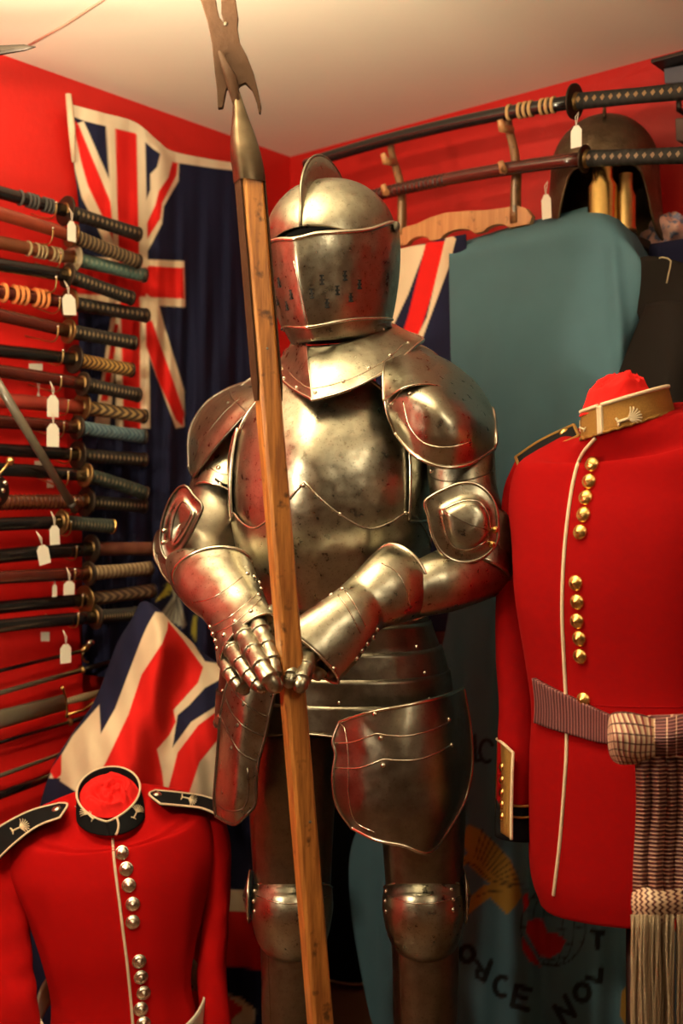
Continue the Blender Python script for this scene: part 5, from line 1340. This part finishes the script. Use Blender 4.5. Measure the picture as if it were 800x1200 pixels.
a_t = ax_*(50*sc)+Vector((0, 0, 10*sc)); b_t = BD2*(50*sc)
Cb2 = P(735, 500, 1.66)
rb_ = limb('coat_body', bR, TUNIC, tr, 110, 120, e=.92, head=(P(735, 497, 1.66), ax_*(51*sc)+Vector((0, 0, 11*sc)), BD2*(52*sc), 20), drop=(.018, 16, 50), fold=lambda v, ph: .008*np.sin(ph*5+v*4)*np.clip((v-.4)*2, 0, 1)+.004*np.sin(ph*11+v*9))
sl = limb('sleeve', [(604, 540, 1.85, 636, 548, 1.83, .9), (592, 572, 1.87, 626, 580, 1.84, 1.0), (588, 630, 1.87, 616, 640, 1.84, 1.3), (586, 700, 1.86, 612, 704, 1.83, 1.4), (587, 770, 1.84, 620, 770, 1.80, 1.3), (589, 830, 1.82, 628, 830, 1.78, 1.2), (586, 900, 1.80, 629, 900, 1.76, 1.1), (583, 975, 1.79, 628, 985, 1.75, 1.05)], TUNIC, tr, 70, 60, fold=lambda v, ph: .03*np.sin(v*16+ph*3)*.5+.015*np.sin(v*40-ph*2)*.5)
cf = limb('cuff', [(584, 934, 1.795, 629.5, 943, 1.755, 1.09), (582.5, 976, 1.79, 628.5, 986, 1.75, 1.09)], BLACKCLOTH, tr, 10, 60)
for y in (944, 957): surfline(cf, [(600, y), (612, y+1), (628, y-1)], .0045, GOLDLACE, 'gold_lace', n=12, lift=.001, flat=.002)
surfline(cf, [(598, 937), (612, 937), (629, 934)], .0035, PIPING, 'piping', n=12, lift=.001)
pan = net('cuff_slash', [[(582, 866, 1.80), (590, 872, 1.752), (601, 882, 1.738)], [(581, 900, 1.80), (590, 903, 1.745), (600, 905, 1.73)], [(580, 940, 1.79), (590, 945, 1.735), (599, 950, 1.722)], [(580, 972, 1.785), (590, 978, 1.73), (599, 984, 1.716)]], GOLDLACE, tr, 12, 30, solid=.004)
v = np.array(BV[pan.name][0]).reshape(30, 12, 3); rimtube(pan, [tuple(p) for p in v[0]]+[tuple(p) for p in v[1:, -1]], .0026, PIPING, False, 'piping')
for y in (899, 914, 929, 943, 957): p, n = hit(pan, 588, y); stud(pan, p, n, .0075, GOLD, 'button', [(1, -.1), (1, .1), (.8, .35), (.4, .55), (0, .6)])
# right sleeve (far right, outside)
limb('sleeve', [(880, 520, 1.56, 940, 540, 1.52, .9), (890, 620, 1.56, 950, 640, 1.50, .9), (890, 760, 1.54, 950, 770, 1.48, .9), (890, 960, 1.50, 945, 960, 1.46, .9)], TUNIC, tr, 30, 30)
# collar
c2, V = collar(tr, Ct2, a_t, b_t, Cb2, ax_*(54*sc)+Vector((0, 0, 11*sc)), BD2*(55*sc), GOLDLACE, PIPING, gap=.035, r=.0030)
for s_ in (0, -1):
    rimtube(c2, [tuple(p) for p in V[:, s_]], .0032, PIPING, False, 'front_piping')
badge_tree(c2, 738, 490, 1.75, 1.25); badge_tree(c2, 678, 500, 1.0, -1.2)
# scalloped lower lace edge
L_ = [Vector(p) for p in V[-1]]; b = MB(); path = [p+Vector((0, 0, .0022*abs(math.sin(i*.9)))) for i, p in enumerate(L_)]
b.tube(path, .0024, n=6); b.build('scalloped_lace', GOLDLACE, c2)
up2 = Vector((-.12, -.25, .95)).normalized()
stuffing('stuffing_cloth', 'crumpled bright red cloth rising out of the gold laced collar', Ct2-up2*.012+Vector((-.012, 0, .002)), a_t*.87, b_t*.87, up2, .040, STUFFRED, 9, .11)
surfline(rb_, [(698, 513), (692, 520), (684, 530), (677, 545), (670, 575), (664, 620), (660, 670), (659, 720), (661, 770), (664, 830), (664, 880), (661, 930), (656, 990), (650, 1040), (649, 1049)], .0028, PIPING, 'front_piping', tr, lift=.001)
for x, y in ((694, 544), (690.5, 564), (686.5, 583), (684, 603), (680, 623.5), (675, 683), (676.5, 705), (676.5, 727.5), (679, 748), (680, 769), (684, 820)): button(rb_, x, y, .0122, GOLD, tr)
st_ = strapnet([[(604, 536, 1.87), (634, 516, 1.85), (672, 498, 1.80)], [(606, 541, 1.83), (637, 522, 1.81), (675, 504, 1.76)], [(608, 547, 1.80), (640, 529, 1.78), (678, 511, 1.73)]], BLACKCLOTH, tr, (660, 506), None, GOLDLACE, GOLD, .003)
surfline(rb_, [(690, 826), (730, 828), (800, 829)], .0010, TUNIC, 'waist_seam', tr)
b = MB(); q = P(745, 1000, 1.68); b.tube([(q.x, q.y, .02), (q.x, q.y, .62)], .015, n=12); b.lathe([(0, 0), (.14, 0), (.14, .012), (.02, .022), (0, .022)], (q.x, q.y, 0), n=28)
tag(b.build('dress_stand', BLACKIRON), 'round based metal stand carrying the right hand tunic', 'stand')

# ---- sash
def stripes(name, c1, c2, n, axis='u', thin=.35, extra=None):
    m, nt, b = base(name); b.inputs['Roughness'].default_value = .55
    uvn = nt.nodes.new('ShaderNodeUVMap'); sp = nt.nodes.new('ShaderNodeSeparateXYZ'); nt.links.new(uvn.outputs[0], sp.inputs[0])
    u = sp.outputs[0 if axis == 'u' else 1]; v = sp.outputs[1 if axis == 'u' else 0]
    fu = mathn(nt, 'FRACT', mathn(nt, 'MULTIPLY', u, n)); k = mathn(nt, 'LESS_THAN', fu, thin)
    col = mixc(nt, k, c1, c2)
    if extra:
        k2 = mathn(nt, 'LESS_THAN', mathn(nt, 'FRACT', mathn(nt, 'MULTIPLY', v, extra[0])), extra[1]); col = mixc(nt, k2, col, extra[2])
    nt.links.new(col, b.inputs['Base Color'])
    bump(nt, b, mathn(nt, 'SINE', mathn(nt, 'MULTIPLY', u, n*2*PI)), .5, .002)
    return m
CR = (.07, .010, .014); CR2 = (.24, .085, .08); PK = (.70, .48, .34)
sash = root('sash', 'crimson and cream striped silk sash with tassel tied around the right tunic', 'sash', P(770, 1040, 1.6))
bm = MB(); rows = [[(628, 794), (650, 806), (675, 818), (700, 830), (722, 840)], [(631, 822), (652, 832), (676, 843), (700, 852), (722, 860)], [(630, 847), (652, 855), (676, 862), (700, 869), (722, 872)]]
decal(rb_, rows, stripes('crimson_ribbed_silk', CR, CR2, 28, 'u', .42), 'waist_band', sash, 60, 16, lift=.004, thick=.004)
decal(rb_, [[(760, 838), (800, 836), (850, 830)], [(760, 862), (800, 860), (850, 852)], [(760, 884), (800, 882), (850, 874)]], stripes('crimson_silk_far', CR, CR2, 24, 'v', .4, (3, .12, PK)), 'waist_band', sash, 40, 16, lift=.006, thick=.004)
kn = [[(712, 846, 1.525), (716, 836, 1.50), (735, 834, 1.49), (768, 841, 1.50)], [(711, 862, 1.515), (720, 860, 1.47), (745, 862, 1.465), (768, 864, 1.48)], [(713, 882, 1.52), (722, 880, 1.48), (745, 884, 1.47), (767, 882, 1.485)], [(718, 892, 1.53), (728, 896, 1.50), (748, 895, 1.495), (766, 888, 1.50)]]
net('knot', kn, stripes('cream_checked_silk', (.74, .55, .38), (.22, .035, .035), 11, 'u', .36, (6.5, .16, (.06, .015, .015))), sash, 40, 30, solid=.012)
kn2 = [[(766, 842, 1.49), (785, 840, 1.48), (800, 836, 1.48), (830, 832, 1.48)], [(766, 864, 1.475), (785, 864, 1.46), (800, 862, 1.46), (830, 858, 1.46)], [(766, 886, 1.49), (785, 886, 1.48), (800, 884, 1.48), (830, 880, 1.48)]]
net('knot_wrap', kn2, stripes('crimson_ribbed_wrap', CR, CR2, 12, 'v', .35, (4, .10, PK)), sash, 30, 20, solid=.012)
tails = stripes('crimson_tail_silk', CR, (.33, .16, .10), 34, 'v', .30)
for x0, x1, dY in ((743, 762, .0), (760, 779, -.006), (776, 793, .002), (791, 815, -.004)):
    r_ = []
    for y in np.linspace(886, 1046, 8):
        k = (y-886)/160; r_.append([(x0+2*math.sin(k*5), y, 1.50+dY-.012*k+.003), ((x0+x1)/2+2*math.sin(k*5), y+1, 1.492+dY-.012*k-.004*math.sin(k*7)), (x1+2*math.sin(k*5+.4), y, 1.50+dY-.012*k)])
    net('tail', r_, tails, sash, 12, 50, solid=.004)
hd_ = [[(740, 1046, 1.49), (755, 1040, 1.465), (775, 1044, 1.46), (800, 1040, 1.48)], [(739, 1060, 1.485), (756, 1060, 1.455), (778, 1060, 1.45), (802, 1058, 1.47)], [(742, 1076, 1.49), (757, 1082, 1.465), (776, 1082, 1.46), (801, 1074, 1.48)]]
m, nt, b0 = base('knotted_silk_net'); uvn = nt.nodes.new('ShaderNodeUVMap'); sp = nt.nodes.new('ShaderNodeSeparateXYZ'); nt.links.new(uvn.outputs[0], sp.inputs[0])
zz = mathn(nt, 'ABSOLUTE', mathn(nt, 'SUBTRACT', mathn(nt, 'FRACT', mathn(nt, 'MULTIPLY', sp.outputs[1], 6)), .5))
k = mathn(nt, 'GREATER_THAN', mathn(nt, 'FRACT', mathn(nt, 'ADD', mathn(nt, 'MULTIPLY', sp.outputs[0], 8), zz)), .42)
nt.links.new(mixc(nt, k, (.10, .02, .02), (.74, .56, .38)), b0.inputs['Base Color']); bump(nt, b0, k, .6, .003)
net('tassel_head', hd_, m, sash, 40, 30, solid=.014)
# tassel fringe
b = MB(); rs = np.random.RandomState(5)
for i in range(150):
    x = 741+60*rs.rand(); Yf = 1.452+.035*rs.rand(); s_ = (rs.rand()-.5)*6
    if 789 < x < 793: continue
    pts_ = [P(x+s_*k+1.2*math.sin(k*6+i), 1072+(150*k), Yf-.004*math.sin(k*3)) for k in np.linspace(0, 1, 9)]
    b.tube(pts_, .0013+.0005*rs.rand(), n=5)
fringe = b.build('fringe', simple('twisted_cream_bullion', (.40, .30, .19), .5, .15, .35, 500, 1.0, .002, bscale=700), sash); fringe['kind'] = 'stuff'
